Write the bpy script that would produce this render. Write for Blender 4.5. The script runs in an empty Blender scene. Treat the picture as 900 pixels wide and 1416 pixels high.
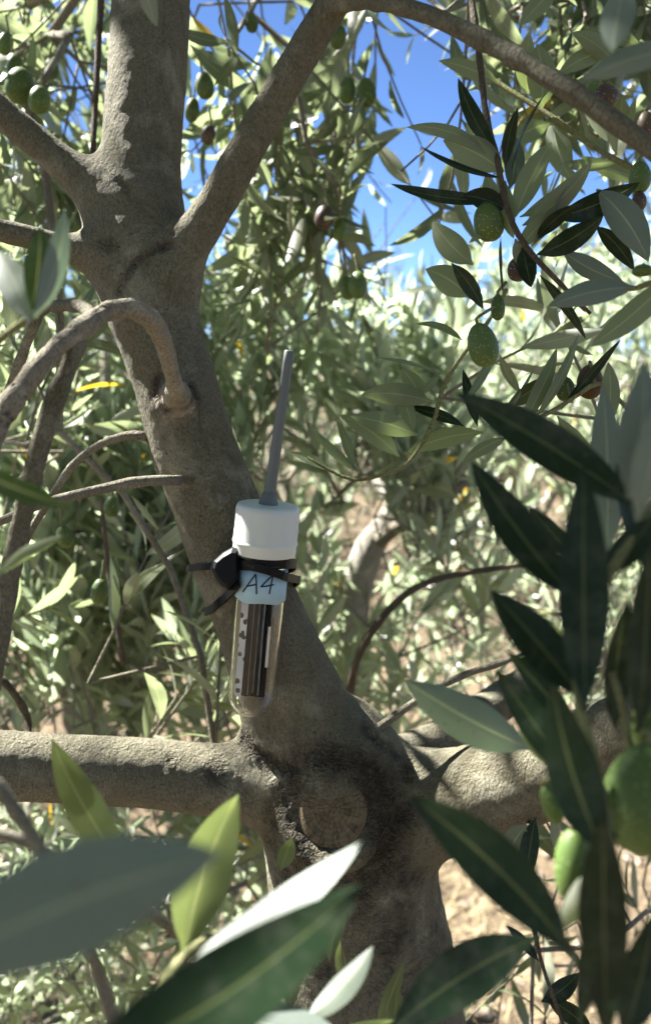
import bpy, math, random
import numpy as np
from mathutils import Vector, Matrix, noise, Quaternion
S = bpy.context.scene
COL = S.collection
R = math.radians
rng = random.Random(7)
nrg = np.random.RandomState(7)

# ------------------------------------------------------------------ camera, sky, sun
CAM_H, PITCH, F = 1.25, R(10.0), 1226.0
cam_d = bpy.data.cameras.new('camera'); cam = bpy.data.objects.new('camera', cam_d); COL.objects.link(cam)
cam.location = (0, 0, CAM_H); cam.rotation_euler = (R(90) - PITCH, 0, 0)
cam_d.sensor_fit = 'VERTICAL'; cam_d.sensor_height = 36; cam_d.lens = 36 * F / 1416
cam_d.clip_start = .01; cam_d.clip_end = 2000
cam_d.dof.use_dof = True; cam_d.dof.focus_distance = .46; cam_d.dof.aperture_fstop = 8.2
S.camera = cam
TO_SUN = Vector((-.56, .38, .74)).normalized()
SUN_EL = math.asin(TO_SUN.z)
w = bpy.data.worlds.new('World'); S.world = w; w.use_nodes = True
nt = w.node_tree; nt.nodes.clear()
sky = nt.nodes.new('ShaderNodeTexSky'); sky.sky_type = 'NISHITA'; sky.sun_disc = False
sky.sun_elevation = SUN_EL; sky.sun_rotation = math.atan2(TO_SUN.x, TO_SUN.y)
sky.air_density = .42; sky.dust_density = 0; sky.ozone_density = 6; sky.altitude = 1500
bg = nt.nodes.new('ShaderNodeBackground'); bg.inputs['Strength'].default_value = .05
wo = nt.nodes.new('ShaderNodeOutputWorld')
nt.links.new(sky.outputs[0], bg.inputs[0]); nt.links.new(bg.outputs[0], wo.inputs[0])
sd = bpy.data.lights.new('sun', 'SUN'); sun = bpy.data.objects.new('sun', sd); COL.objects.link(sun)
sd.energy = 5.0; sd.angle = R(.53); sd.color = (1, .97, .91)
sun.rotation_euler = TO_SUN.to_track_quat('Z', 'Y').to_euler(); sun.location = (0, 0, 6)
S.view_settings.view_transform = 'Standard'; S.view_settings.look = 'None'
S.view_settings.exposure = 2.65; S.view_settings.gamma = 1
S.render.engine = 'CYCLES'
S.cycles.max_bounces = 14; S.cycles.transmission_bounces = 12; S.cycles.diffuse_bounces = 5
S.cycles.glossy_bounces = 5; S.cycles.transparent_max_bounces = 12; S.cycles.use_denoising = True
S.cycles.sample_clamp_indirect = 8
S.cycles.blur_glossy = .5; S.cycles.caustics_refractive = True; S.cycles.caustics_reflective = False

# ------------------------------------------------------------------ helpers
cp, sp = math.cos(PITCH), math.sin(PITCH)
FW = Vector((0, cp, -sp)); UP = Vector((0, sp, cp)); RT = Vector((1, 0, 0)); CAM = Vector((0, 0, CAM_H))
def P(x, y, d):                      # photo pixel + distance along the lens axis -> a place in the orchard
    return CAM + RT * ((x - 450) / F * d) + UP * ((708 - y) / F * d) + FW * d
def px(p):
    v = Vector(p) - CAM; d = v.dot(FW)
    if d < 1e-4: return (1e6, 1e6, d)
    return (450 + v.x / d * F, 708 - v.dot(UP) / d * F, d)
def px_np(A):
    v = A - np.array(CAM); d = np.maximum(v @ np.array(FW), 1e-4)
    return 450 + v[:, 0] / d * F, 708 - (v @ np.array(UP)) / d * F, d

def material(name):
    m = bpy.data.materials.new(name); m.use_nodes = True
    m.node_tree.nodes.clear()
    return m, m.node_tree
class N:                             # tiny node builder
    def __init__(s, nt): s.nt = nt
    def __call__(s, typ, ins=None, **kw):
        n = s.nt.nodes.new('ShaderNode' + typ)
        for k, v in kw.items(): setattr(n, k, v)
        for k, v in (ins or {}).items():
            sock = n.inputs[k]
            if isinstance(v, bpy.types.NodeSocket): s.nt.links.new(v, sock)
            else: sock.default_value = v
        return n
    def mix(s, f, a, b, mode='MIX'):
        n = s('Mix', data_type='RGBA', blend_type=mode)
        for i, v in ((0, f), (6, a), (7, b)):
            if isinstance(v, bpy.types.NodeSocket): s.nt.links.new(v, n.inputs[i])
            else: n.inputs[i].default_value = v if i == 0 else (*v, 1)[:4]
        return n.outputs[2]
    def math(s, op, a, b=0.0, c=0.0):
        n = s('Math', operation=op)
        for i, v in enumerate((a, b, c)):
            if isinstance(v, bpy.types.NodeSocket): s.nt.links.new(v, n.inputs[i])
            else: n.inputs[i].default_value = v
        return n.outputs[0]
    def ramp(s, f, stops):
        n = s('ValToRGB', {0: f}); e = n.color_ramp.elements
        while len(e) < len(stops): e.new(.5)
        for q, (p, c) in zip(e, stops): q.position = p; q.color = (*c, 1)
        return n.outputs[0]
    def noise(s, scale, detail=4, rough=.55, vec=None, dist=0.0):
        ins = {'Scale': scale, 'Detail': detail, 'Roughness': rough, 'Distortion': dist}
        if vec is not None: ins['Vector'] = vec
        return s('TexNoise', ins).outputs[0]
    def out(s, sh): s('OutputMaterial', {0: sh})

def leaf_material(name, front, back, trans, yellow=.0, tr_amt=.38, rib_amt=.42, spec=.5):
    m, t = material(name); n = N(t)
    uv = n('UVMap').outputs[0]; sx = n('SeparateXYZ', {0: uv})
    u = n.math('ABSOLUTE', n.math('SUBTRACT', sx.outputs[0], .5)); v = sx.outputs[1]
    at = n('Attribute', attribute_name='tint').outputs[2]
    r = n.math('FRACT', n.math('ADD', at, n('ObjectInfo').outputs[5]))
    r2 = n.math('FRACT', n.math('MULTIPLY', r, 7.31))
    obj = n('TexCoord').outputs[3]
    mott = n.noise(60, 3, .6, obj)
    # side veins, herringbone from the midrib
    vein = n.math('SINE', n.math('MULTIPLY', n.math('SUBTRACT', n.math('MULTIPLY', v, 16), n.math('MULTIPLY', u, 14)), 6.283))
    vein = n.math('MULTIPLY', n.math('POWER', n.math('MAXIMUM', vein, 0), 8), .12)
    rib = n('MapRange', {0: u, 1: .012, 2: .035, 3: 1.0, 4: 0.0}).outputs[0]
    def vary(c):
        c1 = tuple(x * .72 for x in c); c2 = (c[0] * 1.35, c[1] * 1.22, c[2] * 1.05)
        c = n.mix(r, c1, c2)
        return n.mix(n.math('MULTIPLY', mott, .5), c, tuple(x * .6 for x in c1))
    cf = n.mix(n.math('MULTIPLY', rib, rib_amt), n.mix(vein, vary(front), (.16, .2, .07)), (.30, .34, .12))
    cb = n.mix(n.math('MULTIPLY', rib, .4), n.mix(vein, vary(back), (.26, .31, .2)), (.36, .41, .25))
    bf = n('NewGeometry').outputs[6]
    col = n.mix(bf, cf, cb)
    spot = n('TexVoronoi', {'Vector': obj, 'Scale': 210}).outputs[0]; sel = n.noise(35, 2, .5, obj)
    sp = n.math('MULTIPLY', n('MapRange', {0: spot, 1: .10, 2: .16, 3: 1, 4: 0}).outputs[0], n('MapRange', {0: sel, 1: .55, 2: .62}).outputs[0])
    col = n.mix(n.math('MULTIPLY', sp, .6), col, (.10, .08, .03))
    dust = n('MapRange', {0: n.noise(90, 6, .75, obj), 1: .48, 2: .8, 4: .3}).outputs[0]; col = n.mix(dust, col, (.22, .21, .17))
    isy = n.math('GREATER_THAN', r2, 1 - yellow)
    col = n.mix(isy, col, (.52, .36, .03)); tcol = n.mix(isy, n.mix(n.math('MULTIPLY', rib, .6), n.mix(r, trans, tuple(x * .75 for x in trans)), (.7, .75, .3)), (.75, .5, .03))
    rough = n.math('ADD', n.math('MULTIPLY', bf, .16), n.math('ADD', .25, n.math('MULTIPLY', mott, .14)))
    bump = n('Bump', {'Strength': .25, 'Distance': .0006, 'Height': n.math('ADD', n.math('MULTIPLY', rib, -1), n.math('ADD', vein, mott))})
    p = n('BsdfPrincipled', {'Base Color': col, 'Roughness': rough, 'Specular IOR Level': spec, 'Normal': bump.outputs[0]})
    tl = n('BsdfTranslucent', {0: tcol})
    mx = n('MixShader', {0: tr_amt, 1: p.outputs[0], 2: tl.outputs[0]})
    n.out(mx.outputs[0]); return m
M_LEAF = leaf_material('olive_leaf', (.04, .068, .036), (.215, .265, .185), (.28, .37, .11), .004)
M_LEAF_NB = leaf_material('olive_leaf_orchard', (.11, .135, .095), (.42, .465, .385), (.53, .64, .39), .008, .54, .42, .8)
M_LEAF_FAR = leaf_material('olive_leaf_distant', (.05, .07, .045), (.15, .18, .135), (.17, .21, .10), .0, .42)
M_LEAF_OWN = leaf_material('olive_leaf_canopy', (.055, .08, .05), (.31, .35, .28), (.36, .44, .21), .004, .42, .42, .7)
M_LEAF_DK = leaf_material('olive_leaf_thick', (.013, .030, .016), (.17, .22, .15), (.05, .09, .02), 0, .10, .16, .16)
M_LEAF_YOUNG = leaf_material('olive_leaf_young', (.10, .145, .055), (.24, .29, .16), (.30, .38, .11), 0, .42)
M_LEAF_GREY = leaf_material('olive_leaf_underside', (.11, .16, .14), (.17, .225, .195), (.16, .24, .12), 0, .2)
M_LEAF_YEL = leaf_material('olive_leaf_yellow', (.5, .36, .03), (.5, .38, .06), (.7, .5, .04), 0, .5)

def bark_material(name, c1, c2, c3, sc=1.0):
    m, t = material(name); n = N(t)
    co = n('TexCoord').outputs[3]
    big = n.noise(9, 4, .6, co); mid = n.noise(60 * sc, 5, .65, co)
    stretch = n('Mapping', {0: co, 3: (1, 1, .6)}).outputs[0]
    fine = n.noise(880 * sc, 4, .7, stretch)
    grain = n('TexVoronoi', {'Vector': stretch, 'Scale': 520 * sc}, feature='F1').outputs[0]
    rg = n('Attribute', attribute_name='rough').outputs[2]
    cw = n('VectorMath', {0: co, 1: n('VectorMath', {0: n('TexNoise', {'Vector': co, 'Scale': 130.0, 'Detail': 4.0}).outputs[1], 3: .012}, operation='SCALE').outputs[0]}, operation='ADD').outputs[0]
    crumb = n('TexVoronoi', {'Vector': cw, 'Scale': 480}, feature='F1').outputs[0]
    col = n.mix(n('MapRange', {0: big, 1: .35, 2: .65}).outputs[0], c1, c2)
    col = n.mix(n('MapRange', {0: mid, 1: .45, 2: .75, 4: .6}).outputs[0], col, c3)
    col = n.mix(n('MapRange', {0: fine, 1: .36, 2: .60, 3: .6, 4: 0}).outputs[0], col, tuple(x * .40 for x in c1))
    lich = n('MapRange', {0: n.noise(24, 6, .7, co, .4), 1: .54, 2: .66, 4: .55}).outputs[0]; col = n.mix(lich, col, tuple(min(1, x * 1.25) for x in (c3[0], c3[1] * 1.03, c3[2])))
    dk = n('MapRange', {0: n.noise(14, 6, .7, co, .8), 1: .56, 2: .7, 4: .5}).outputs[0]; col = n.mix(dk, col, tuple(x * .5 for x in c1))
    len_ = n('MapRange', {0: n('TexVoronoi', {'Vector': n('Mapping', {0: co, 3: (1, 1, 2.2)}).outputs[0], 'Scale': 75}).outputs[0], 1: .06, 2: .12, 3: .7, 4: 0}).outputs[0]; col = n.mix(len_, col, (.07, .055, .04))
    pit = n('TexVoronoi', {'Vector': n('Mapping', {0: co, 3: (1, 1, .75)}).outputs[0], 'Scale': 1050 * sc}, feature='F1').outputs[0]  # grain contrast put into the colour in place of bump shading
    pit = n.math('ADD', pit, n.math('MULTIPLY', n.math('SUBTRACT', mid, .5), .5))
    col = n.mix(n('MapRange', {0: pit, 1: .42, 2: .8, 4: .28}).outputs[0], col, tuple(x * .32 for x in c1))
    fis = n.noise(95 * sc, 5, .65, n('Mapping', {0: co, 3: (1, 1, .22)}).outputs[0], .5)
    col = n.mix(n('MapRange', {0: fis, 1: .30, 2: .43, 3: .55, 4: 0}).outputs[0], col, tuple(x * .38 for x in c1))
    col = n.mix(n('MapRange', {0: pit, 1: .10, 2: .3, 3: .14, 4: 0}).outputs[0], col, tuple(min(1, x * 1.25) for x in c3))
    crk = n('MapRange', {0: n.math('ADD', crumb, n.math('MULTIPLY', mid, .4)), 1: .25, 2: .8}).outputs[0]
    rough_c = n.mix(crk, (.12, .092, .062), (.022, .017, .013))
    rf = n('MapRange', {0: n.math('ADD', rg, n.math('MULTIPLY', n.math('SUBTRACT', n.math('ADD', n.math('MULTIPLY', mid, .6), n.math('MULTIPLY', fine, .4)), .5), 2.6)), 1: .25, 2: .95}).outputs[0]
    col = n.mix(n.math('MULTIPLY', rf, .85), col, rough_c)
    h = n.math('ADD', n.math('MULTIPLY', fine, 1.0), n.math('MULTIPLY', grain, -.5))
    h = n.math('ADD', h, n.math('MULTIPLY', n.math('MULTIPLY', rf, crumb), -2.2))
    h = n.math('ADD', h, n.math('ADD', n.math('MULTIPLY', mid, 1.2), n.math('MULTIPLY', fis, 1.6)))
    b = n('Bump', {'Strength': 1.0, 'Distance': .002, 'Height': h})
    p = n('BsdfPrincipled', {'Base Color': col, 'Roughness': .88, 'Specular IOR Level': .25, 'Normal': b.outputs[0]})
    n.out(p.outputs[0]); return m
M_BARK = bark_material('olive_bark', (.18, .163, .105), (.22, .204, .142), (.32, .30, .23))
M_STUB = bark_material('pale_young_bark', (.33, .285, .205), (.38, .335, .25), (.46, .42, .33))
M_TWIG = bark_material('olive_twig_bark', (.27, .24, .175), (.33, .30, .225), (.41, .385, .30), 1.2)
M_TWIG_BR = bark_material('olive_twig_brown', (.13, .10, .07), (.17, .13, .09), (.22, .18, .13), 1.2)
M_BARK_PALE = bark_material('olive_bark_pale', (.36, .33, .28), (.42, .39, .33), (.50, .47, .41))
M_SHOOT = bark_material('olive_green_shoot', (.30, .31, .13), (.36, .36, .17), (.40, .40, .22), 1.2)

def simple_mat(name, col, rough=.5, spec=.5, bump=0, bscale=400, var=.12, vscale=40, sss=0, trans=0):
    m, t = material(name); n = N(t); co = n('TexCoord').outputs[3]
    nz = n.noise(vscale, 4, .6, co)
    c = n.mix(n('MapRange', {0: nz, 1: .3, 2: .7}).outputs[0], tuple(x * (1 - var) for x in col), tuple(min(1, x * (1 + var)) for x in col))
    ins = {'Base Color': c, 'Roughness': n.math('ADD', rough - .05, n.math('MULTIPLY', nz, .1)), 'Specular IOR Level': spec}
    if bump: ins['Normal'] = n('Bump', {'Strength': bump, 'Distance': .0004, 'Height': n.noise(bscale, 4, .6, co)}).outputs[0]
    if sss: ins['Subsurface Weight'] = sss; ins['Subsurface Radius'] = (.004, .004, .002)
    p = n('BsdfPrincipled', ins); n.out(p.outputs[0]); return m
def olive_material(name, c1, c2):
    m, t = material(name); n = N(t); co = n('TexCoord').outputs[3]
    at = n('ObjectInfo').outputs[5]
    c = n.mix(n('MapRange', {0: n.noise(70, 3, .5, co), 1: .35, 2: .7}).outputs[0], c1, c2)
    spk = n('TexVoronoi', {'Vector': co, 'Scale': 620}).outputs[0]
    c = n.mix(n('MapRange', {0: spk, 1: .14, 2: .24, 3: .7, 4: 0}).outputs[0], c, (.4, .45, .22))
    p = n('BsdfPrincipled', {'Base Color': c, 'Roughness': .5, 'Specular IOR Level': .35, 'Subsurface Weight': .2, 'Subsurface Radius': (.003, .005, .001), 'Subsurface Scale': 1.0,
        'Normal': n('Bump', {'Strength': .2, 'Distance': .0003, 'Height': n.noise(300, 3, .6, co)}).outputs[0]})
    n.out(p.outputs[0]); return m
M_OLIVE = olive_material('green_olive', (.075, .125, .03), (.12, .18, .05))
M_OLIVE_DK = olive_material('dark_green_olive', (.06, .10, .02), (.10, .14, .035))
M_OLIVE_PUR = olive_material('ripening_olive', (.05, .025, .03), (.12, .09, .04))
M_OLIVE_DRY = simple_mat('shrivelled_olive', (.10, .055, .03), .7, .3, .8, 250, .4, 150)

def mesh_from(name, verts, faces, uvs=None, smooth=True, tint=None):
    me = bpy.data.meshes.new(name)
    verts = np.asarray(verts, np.float32).reshape(-1, 3)
    if isinstance(faces, np.ndarray):
        nf, k = faces.shape
        me.vertices.add(len(verts)); me.vertices.foreach_set('co', verts.ravel())
        me.loops.add(nf * k); me.loops.foreach_set('vertex_index', faces.ravel().astype(np.int32))
        me.polygons.add(nf); me.polygons.foreach_set('loop_start', np.arange(0, nf * k, k, dtype=np.int32))
        me.update(calc_edges=True)
    else:
        me.from_pydata([tuple(map(float, v)) for v in verts], [], faces)
    if uvs is not None:
        l = me.uv_layers.new(name='UVMap'); vi = np.empty(len(me.loops), np.int32); me.loops.foreach_get('vertex_index', vi)
        l.data.foreach_set('uv', np.asarray(uvs, np.float32)[vi].ravel())
    if tint is not None:
        a = me.attributes.new('tint', 'FLOAT', 'POINT'); a.data.foreach_set('value', np.asarray(tint, np.float32))
    me.polygons.foreach_set('use_smooth', np.full(len(me.polygons), smooth)); me.update()
    return me
def obj(name, me, mat=None, parent=None, kind=None, mw=None, label=None):
    o = bpy.data.objects.new(name, me); COL.objects.link(o)
    if mat is not None and me is not None and not me.materials: me.materials.append(mat)
    if parent is not None:
        o.parent = parent
        top = parent
        while top.parent: top = top.parent
        if parent.parent is None and parent.type == 'EMPTY': o.matrix_parent_inverse = Matrix.LocRotScale(parent.location, parent.rotation_euler, None).inverted()
        elif parent.type != 'EMPTY' and parent.matrix_basis != Matrix(): o.matrix_parent_inverse = parent.matrix_basis.inverted()
    if mw is not None: o.matrix_basis = mw
    if kind: o['kind'] = kind
    if label: o['label'] = label
    return o
def thing(name, label, cat, loc, group=None):
    o = bpy.data.objects.new(name, None); COL.objects.link(o); o.location = loc
    o.empty_display_size = .05
    o['label'] = label; o['category'] = cat
    if group: o['group'] = group
    return o

def catmull(pts, rad, step):
    pts = [Vector(p) for p in pts]; out, ro = [], []
    for i in range(len(pts) - 1):
        p0 = pts[max(0, i - 1)]; p1 = pts[i]; p2 = pts[i + 1]; p3 = pts[min(len(pts) - 1, i + 2)]
        k = max(1, int((p2 - p1).length / step))
        for j in range(k):
            t = j / k; a = t * t; b = a * t
            out.append(.5 * ((2 * p1) + (p2 - p0) * t + (2 * p0 - 5 * p1 + 4 * p2 - p3) * a + (3 * p1 - p0 - 3 * p2 + p3) * b))
            ro.append(rad[i] + (rad[i + 1] - rad[i]) * t)
    out.append(pts[-1]); ro.append(rad[-1])
    return out, ro
def tube_geo(pts, rad, sides=8, verts=None, faces=None, wob=0.0, cap=True):
    V = verts if verts is not None else []; Fc = faces if faces is not None else []
    o = len(V); n = len(pts); ref = None
    for i, p in enumerate(pts):
        t = (pts[min(i + 1, n - 1)] - pts[max(i - 1, 0)])
        t = t.normalized() if t.length > 1e-9 else Vector((0, 0, 1))
        if ref is None:
            ref = Vector((1, 0, 0)) if abs(t.x) < .8 else Vector((0, 1, 0))
        a = (ref - t * ref.dot(t)).normalized(); b = t.cross(a); ref = a
        for s in range(sides):
            an = 2 * math.pi * s / sides
            r = rad[i]
            if wob: r *= 1 + wob * noise.noise(p * 60 + Vector((math.cos(an), math.sin(an), 0)) * 1.2) + wob * .8 * noise.noise(p * 170)
            V.append(p + (a * math.cos(an) + b * math.sin(an)) * r)
    for i in range(n - 1):
        for s in range(sides):
            q = (s + 1) % sides
            Fc.append((o + i * sides + s, o + i * sides + q, o + (i + 1) * sides + q, o + (i + 1) * sides + s))
    if cap:
        Fc.append(tuple(o + s for s in range(sides))[::-1]); Fc.append(tuple(o + (n - 1) * sides + s for s in range(sides)))
    return V, Fc
def lathe_geo(prof, sides=48, knurl=None):
    V, Fc = [], []
    for i, (r, z) in enumerate(prof):
        for s in range(sides):
            a = 2 * math.pi * s / sides; rr = r
            if knurl and knurl[0] <= i <= knurl[1] and s % 2: rr -= knurl[2]
            V.append((rr * math.cos(a), rr * math.sin(a), z))
    for i in range(len(prof) - 1):
        for s in range(sides):
            q = (s + 1) % sides
            Fc.append((i * sides + s, i * sides + q, (i + 1) * sides + q, (i + 1) * sides + s))
    return V, Fc

# ------------------------------------------------------------------ the ground
def ground():
    m, t = material('dry_soil'); n = N(t); co = n('TexCoord').outputs[3]
    big = n.noise(1.3, 5, .6, co); mid = n.noise(9, 6, .65, co); fin = n.noise(70, 5, .7, co)
    c = n.mix(n('MapRange', {0: big, 1: .35, 2: .65}).outputs[0], (.165, .127, .082), (.21, .168, .108))
    c = n.mix(n('MapRange', {0: mid, 1: .4, 2: .7, 4: .7}).outputs[0], c, (.25, .19, .125))
    c = n.mix(n('MapRange', {0: fin, 1: .3, 2: .6, 3: .7, 4: 0}).outputs[0], c, (.10, .07, .05))
    peb = n('TexVoronoi', {'Vector': co, 'Scale': 45}).outputs[0]
    h = n.math('ADD', n.math('MULTIPLY', mid, 1.5), n.math('ADD', fin, n.math('MULTIPLY', peb, -.6)))
    b = n('Bump', {'Strength': .9, 'Distance': .02, 'Height': h})
    p = n('BsdfPrincipled', {'Base Color': c, 'Roughness': .95, 'Specular IOR Level': .1, 'Normal': b.outputs[0]}); n.out(p.outputs[0])
    k = 180; s = np.linspace(-1, 1, k); g = np.sign(s) * (np.abs(s) ** 3.2) * 400
    X, Y = np.meshgrid(g, g + 2.0); V = np.stack([X.ravel(), Y.ravel(), np.zeros(k * k)], 1)
    for i in range(len(V)):
        x, y = V[i, 0], V[i, 1]
        if abs(x) < 14 and abs(y) < 18:
            V[i, 2] = .035 * noise.fractal(Vector((x * 1.1, y * 1.1, 0)), 1, 2, 4) + .008 * noise.noise(Vector((x * 14, y * 14, 3)))
    idx = np.arange(k * k).reshape(k, k)
    Fc = np.stack([idx[:-1, :-1].ravel(), idx[:-1, 1:].ravel(), idx[1:, 1:].ravel(), idx[1:, :-1].ravel()], 1)
    o = obj('ground', mesh_from('ground', V, Fc), m, kind='structure')
    o['label'] = 'reddish dry soil between the olive trees'
ground()
def gz(x, y): return .035 * noise.fractal(Vector((x * 1.1, y * 1.1, 0)), 1, 2, 4)
def litter():
    st = simple_mat('dry_straw', (.36, .29, .165), .8, .2, 0, 100, .3, 30)
    V, Fc = [], []
    for i in range(22000):
        y = rng.uniform(.4, 1) ** 1.0 * 5.0 if rng.random() < .3 else rng.uniform(.5, 2.9); x = rng.uniform(-1.1, 1.1) * (1 + y * .4)
        if noise.noise(Vector((x * 2.2, y * 2.2, 5))) < -.18 + .25 * (x < .1): continue
        L = rng.uniform(.02, .075); a = rng.uniform(0, 6.28); z = gz(x, y) + rng.uniform(.002, .014); el = rng.uniform(-.1, .55)
        d = Vector((math.cos(a) * math.cos(el), math.sin(a) * math.cos(el), math.sin(el))); sd = d.cross(Vector((0, 0, 1))).normalized() * rng.uniform(.0007, .0017)
        up = Vector((0, 0, .0012)); p = Vector((x, y, z)); q = p + d * L * .55 + Vector((0, 0, .006)); e = p + d * L
        o = len(V); V += [p - sd, p + sd, q - sd + up, q + sd + up, e]
        Fc += [(o, o + 1, o + 3, o + 2), (o + 2, o + 3, o + 4)]
    obj('dry_grass', mesh_from('dry_grass', V, Fc, smooth=False), st, kind='stuff')
    gm = simple_mat('pale_stone', (.25, .20, .15), .9, .2, .5, 90, .35, 25)
    V, Fc = [], []
    for i in range(3500):
        y = rng.uniform(.6, 4.5); x = rng.uniform(-1, 1) * (.7 + y * .5); r = rng.uniform(.003, .013) * rng.choice([1, 1, 1, 1.8])
        c = Vector((x, y, gz(x, y) + r * .2)); o = len(V)
        for dx, dy, dz in ((1, 0, 0), (0, 1, 0), (-1, 0, 0), (0, -1, 0), (.3, .2, .8), (-.3, .3, .7), (0, 0, -1)):
            V.append(c + Vector((dx, dy, dz * .7)) * r * rng.uniform(.75, 1.25))
        Fc += [(o, o + 1, o + 4), (o + 1, o + 5, o + 4), (o + 1, o + 2, o + 5), (o + 2, o + 3, o + 5), (o + 3, o + 4, o + 5), (o + 3, o, o + 4)]
    obj('gravel', mesh_from('gravel', V, Fc, smooth=False), gm, kind='stuff')
litter()

# ------------------------------------------------------------------ the big olive tree: one smooth body of trunk and boughs
def L(*pts): return [(P(x, y, d), r / F * d) for x, y, d, r in pts]
LIMBS = {
 'trunk': [L((530, 2900, 1.02, 150), (520, 2000, .74, 150), (515, 1600, .61, 148), (505, 1400, .565, 134), (492, 1250, .545, 119), (475, 1130, .53, 113), (452, 1060, .522, 104), (415, 1000, .515, 80), (392, 940, .508, 70), (357, 850, .50, 62), (327, 780, .497, 60), (300, 700, .494, 59), (268, 620, .492, 58.5), (240, 520, .49, 57), (213, 440, .49, 58), (202, 370, .492, 60), (193, 300, .497, 60), (195, 220, .503, 54), (203, 120, .51, 53.5), (209, 0, .52, 53), (214, -160, .54, 50), (190, -420, .60, 44), (160, -700, .7, 34))],
 'bough': [
  L((470, 1085, .53, 62), (400, 1085, .522, 54), (330, 1082, .515, 50), (200, 1068, .505, 46.5), (80, 1062, .497, 46), (0, 1058, .49, 47), (-200, 1040, .47, 46), (-500, 1010, .45, 42)),
  L((500, 1110, .535, 80), (570, 1112, .53, 74), (640, 1106, .515, 71), (740, 1072, .49, 62), (830, 1030, .46, 56), (1000, 960, .40, 52), (1250, 840, .36, 46)),
  L((500, 1075, .56, 40), (550, 1050, .585, 32), (610, 1024, .61, 29), (700, 965, .66, 26), (800, 900, .72, 22)),
  L((205, 405, .487, 44), (235, 372, .48, 40), (262, 338, .474, 30), (300, 280, .468, 26), (345, 200, .46, 24.5), (400, 105, .452, 23.5), (462, 2, .442, 22), (510, -90, .43, 20), (560, -260, .42, 16)),
  L((185, 310, .495, 45), (150, 285, .493, 34), (115, 250, .49, 26), (60, 204, .488, 21.5), (0, 155, .485, 21), (-60, 105, .48, 20), (-200, -20, .47, 17)),
  L((180, 365, .49, 36), (140, 355, .485, 25), (100, 345, .48, 18), (50, 330, .475, 15.5), (0, 319, .47, 15), (-80, 300, .46, 14), (-200, 280, .45, 11)),
  L((244, 556, .484, 26), (245, 550, .462, 21), (243, 536, .440, 14), (237, 512, .428, 12), (226, 470, .413, 12.5), (209, 441, .402, 13), (180, 426, .393, 13.5), (150, 431, .385, 14), (116, 453, .375, 16.5), (84, 475, .365, 15), (50, 512, .357, 16), (15, 560, .35, 16.5), (-20, 620, .345, 16), (-80, 720, .34, 15))],
}
# a finished pruning wound with its swollen collar
SCAR = P(460, 1122, .487); SC_N = (CAM - SCAR).normalized(); SC_N = (SC_N + Vector((0, 0, .25))).normalized()
SC_A = SC_N.cross(Vector((0, 0, 1))).normalized(); SC_B = SC_A.cross(SC_N)
ring = []
for i in range(25):
    a = 2 * math.pi * i / 24; ring.append((SCAR + (SC_A * math.cos(a) * .0235 + SC_B * math.sin(a) * .0255) - SC_N * .003, .0070))
SEGS = []   # (limb index, list of a,b,ra,rb)
ALL = [LIMBS['trunk'][0]] + LIMBS['bough']
PATHS = []
for li, pts in enumerate(ALL):
    pp, rr = catmull([p for p, r in pts], [r for p, r in pts], .03 if li < 3 else .02)
    PATHS.append((pp, rr))
RINGI = len(PATHS); PATHS.append(([p for p, r in ring], [r for p, r in ring]))
def limb_sdf(A, li):
    pp, rr = PATHS[li]; out = np.full(len(A), 1e3)
    for i in range(len(pp) - 1):
        a = np.array(pp[i]); ba = np.array(pp[i + 1]) - a; l2 = max(ba @ ba, 1e-12)
        pa = A - a; h = np.clip(pa @ ba / l2, 0, 1)
        d = np.sqrt(((pa - h[:, None] * ba) ** 2).sum(1)) - (rr[i] + (rr[i + 1] - rr[i]) * h)
        np.minimum(out, d, out)
    return out
BB = []
for pp, rr in PATHS:
    q = np.array([list(p) for p in pp]); m = max(rr) + .05; BB.append((q.min(0) - m, q.max(0) + m))
def sdf(A, lab=False):
    k = .020; acc = np.full(len(A), 1e3); best = np.full(len(A), 1e3); which = np.zeros(len(A), int)
    for li in range(len(PATHS)):
        lo, hi = BB[li]; m = ((A > lo) & (A < hi)).all(1)
        if not m.any(): continue
        d = limb_sdf(A[m], li)
        kk = .006 if li == RINGI else (.010 if li == 7 else k)
        a0 = acc[m]; h = np.clip(.5 + .5 * (d - a0) / kk, 0, 1)
        acc[m] = d * (1 - h) + a0 * h - kk * h * (1 - h)
        if lab and li != RINGI:
            bm = best[m]; wm = which[m]; c = d < bm; bm[c] = d[c]; wm[c] = li; best[m] = bm; which[m] = wm
    return (acc, which) if lab else acc
def trace(x, y):
    d = np.array(P(x, y, 1.0) - CAM); t = .25
    for _ in range(60):
        s = sdf(np.array([np.array(CAM) + d * t]))[0]
        if s < 3e-4: break
        t += min(s, .05) * .9
        if t > 1.2: return None
    return t
def surf_normal(p):
    e = 1e-3; p = np.array(p); A = np.array([p + [e, 0, 0], p - [e, 0, 0], p + [0, e, 0], p - [0, e, 0], p + [0, 0, e], p - [0, 0, e]])
    s = sdf(A); return Vector((s[0] - s[1], s[2] - s[3], s[4] - s[5])).normalized()

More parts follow.
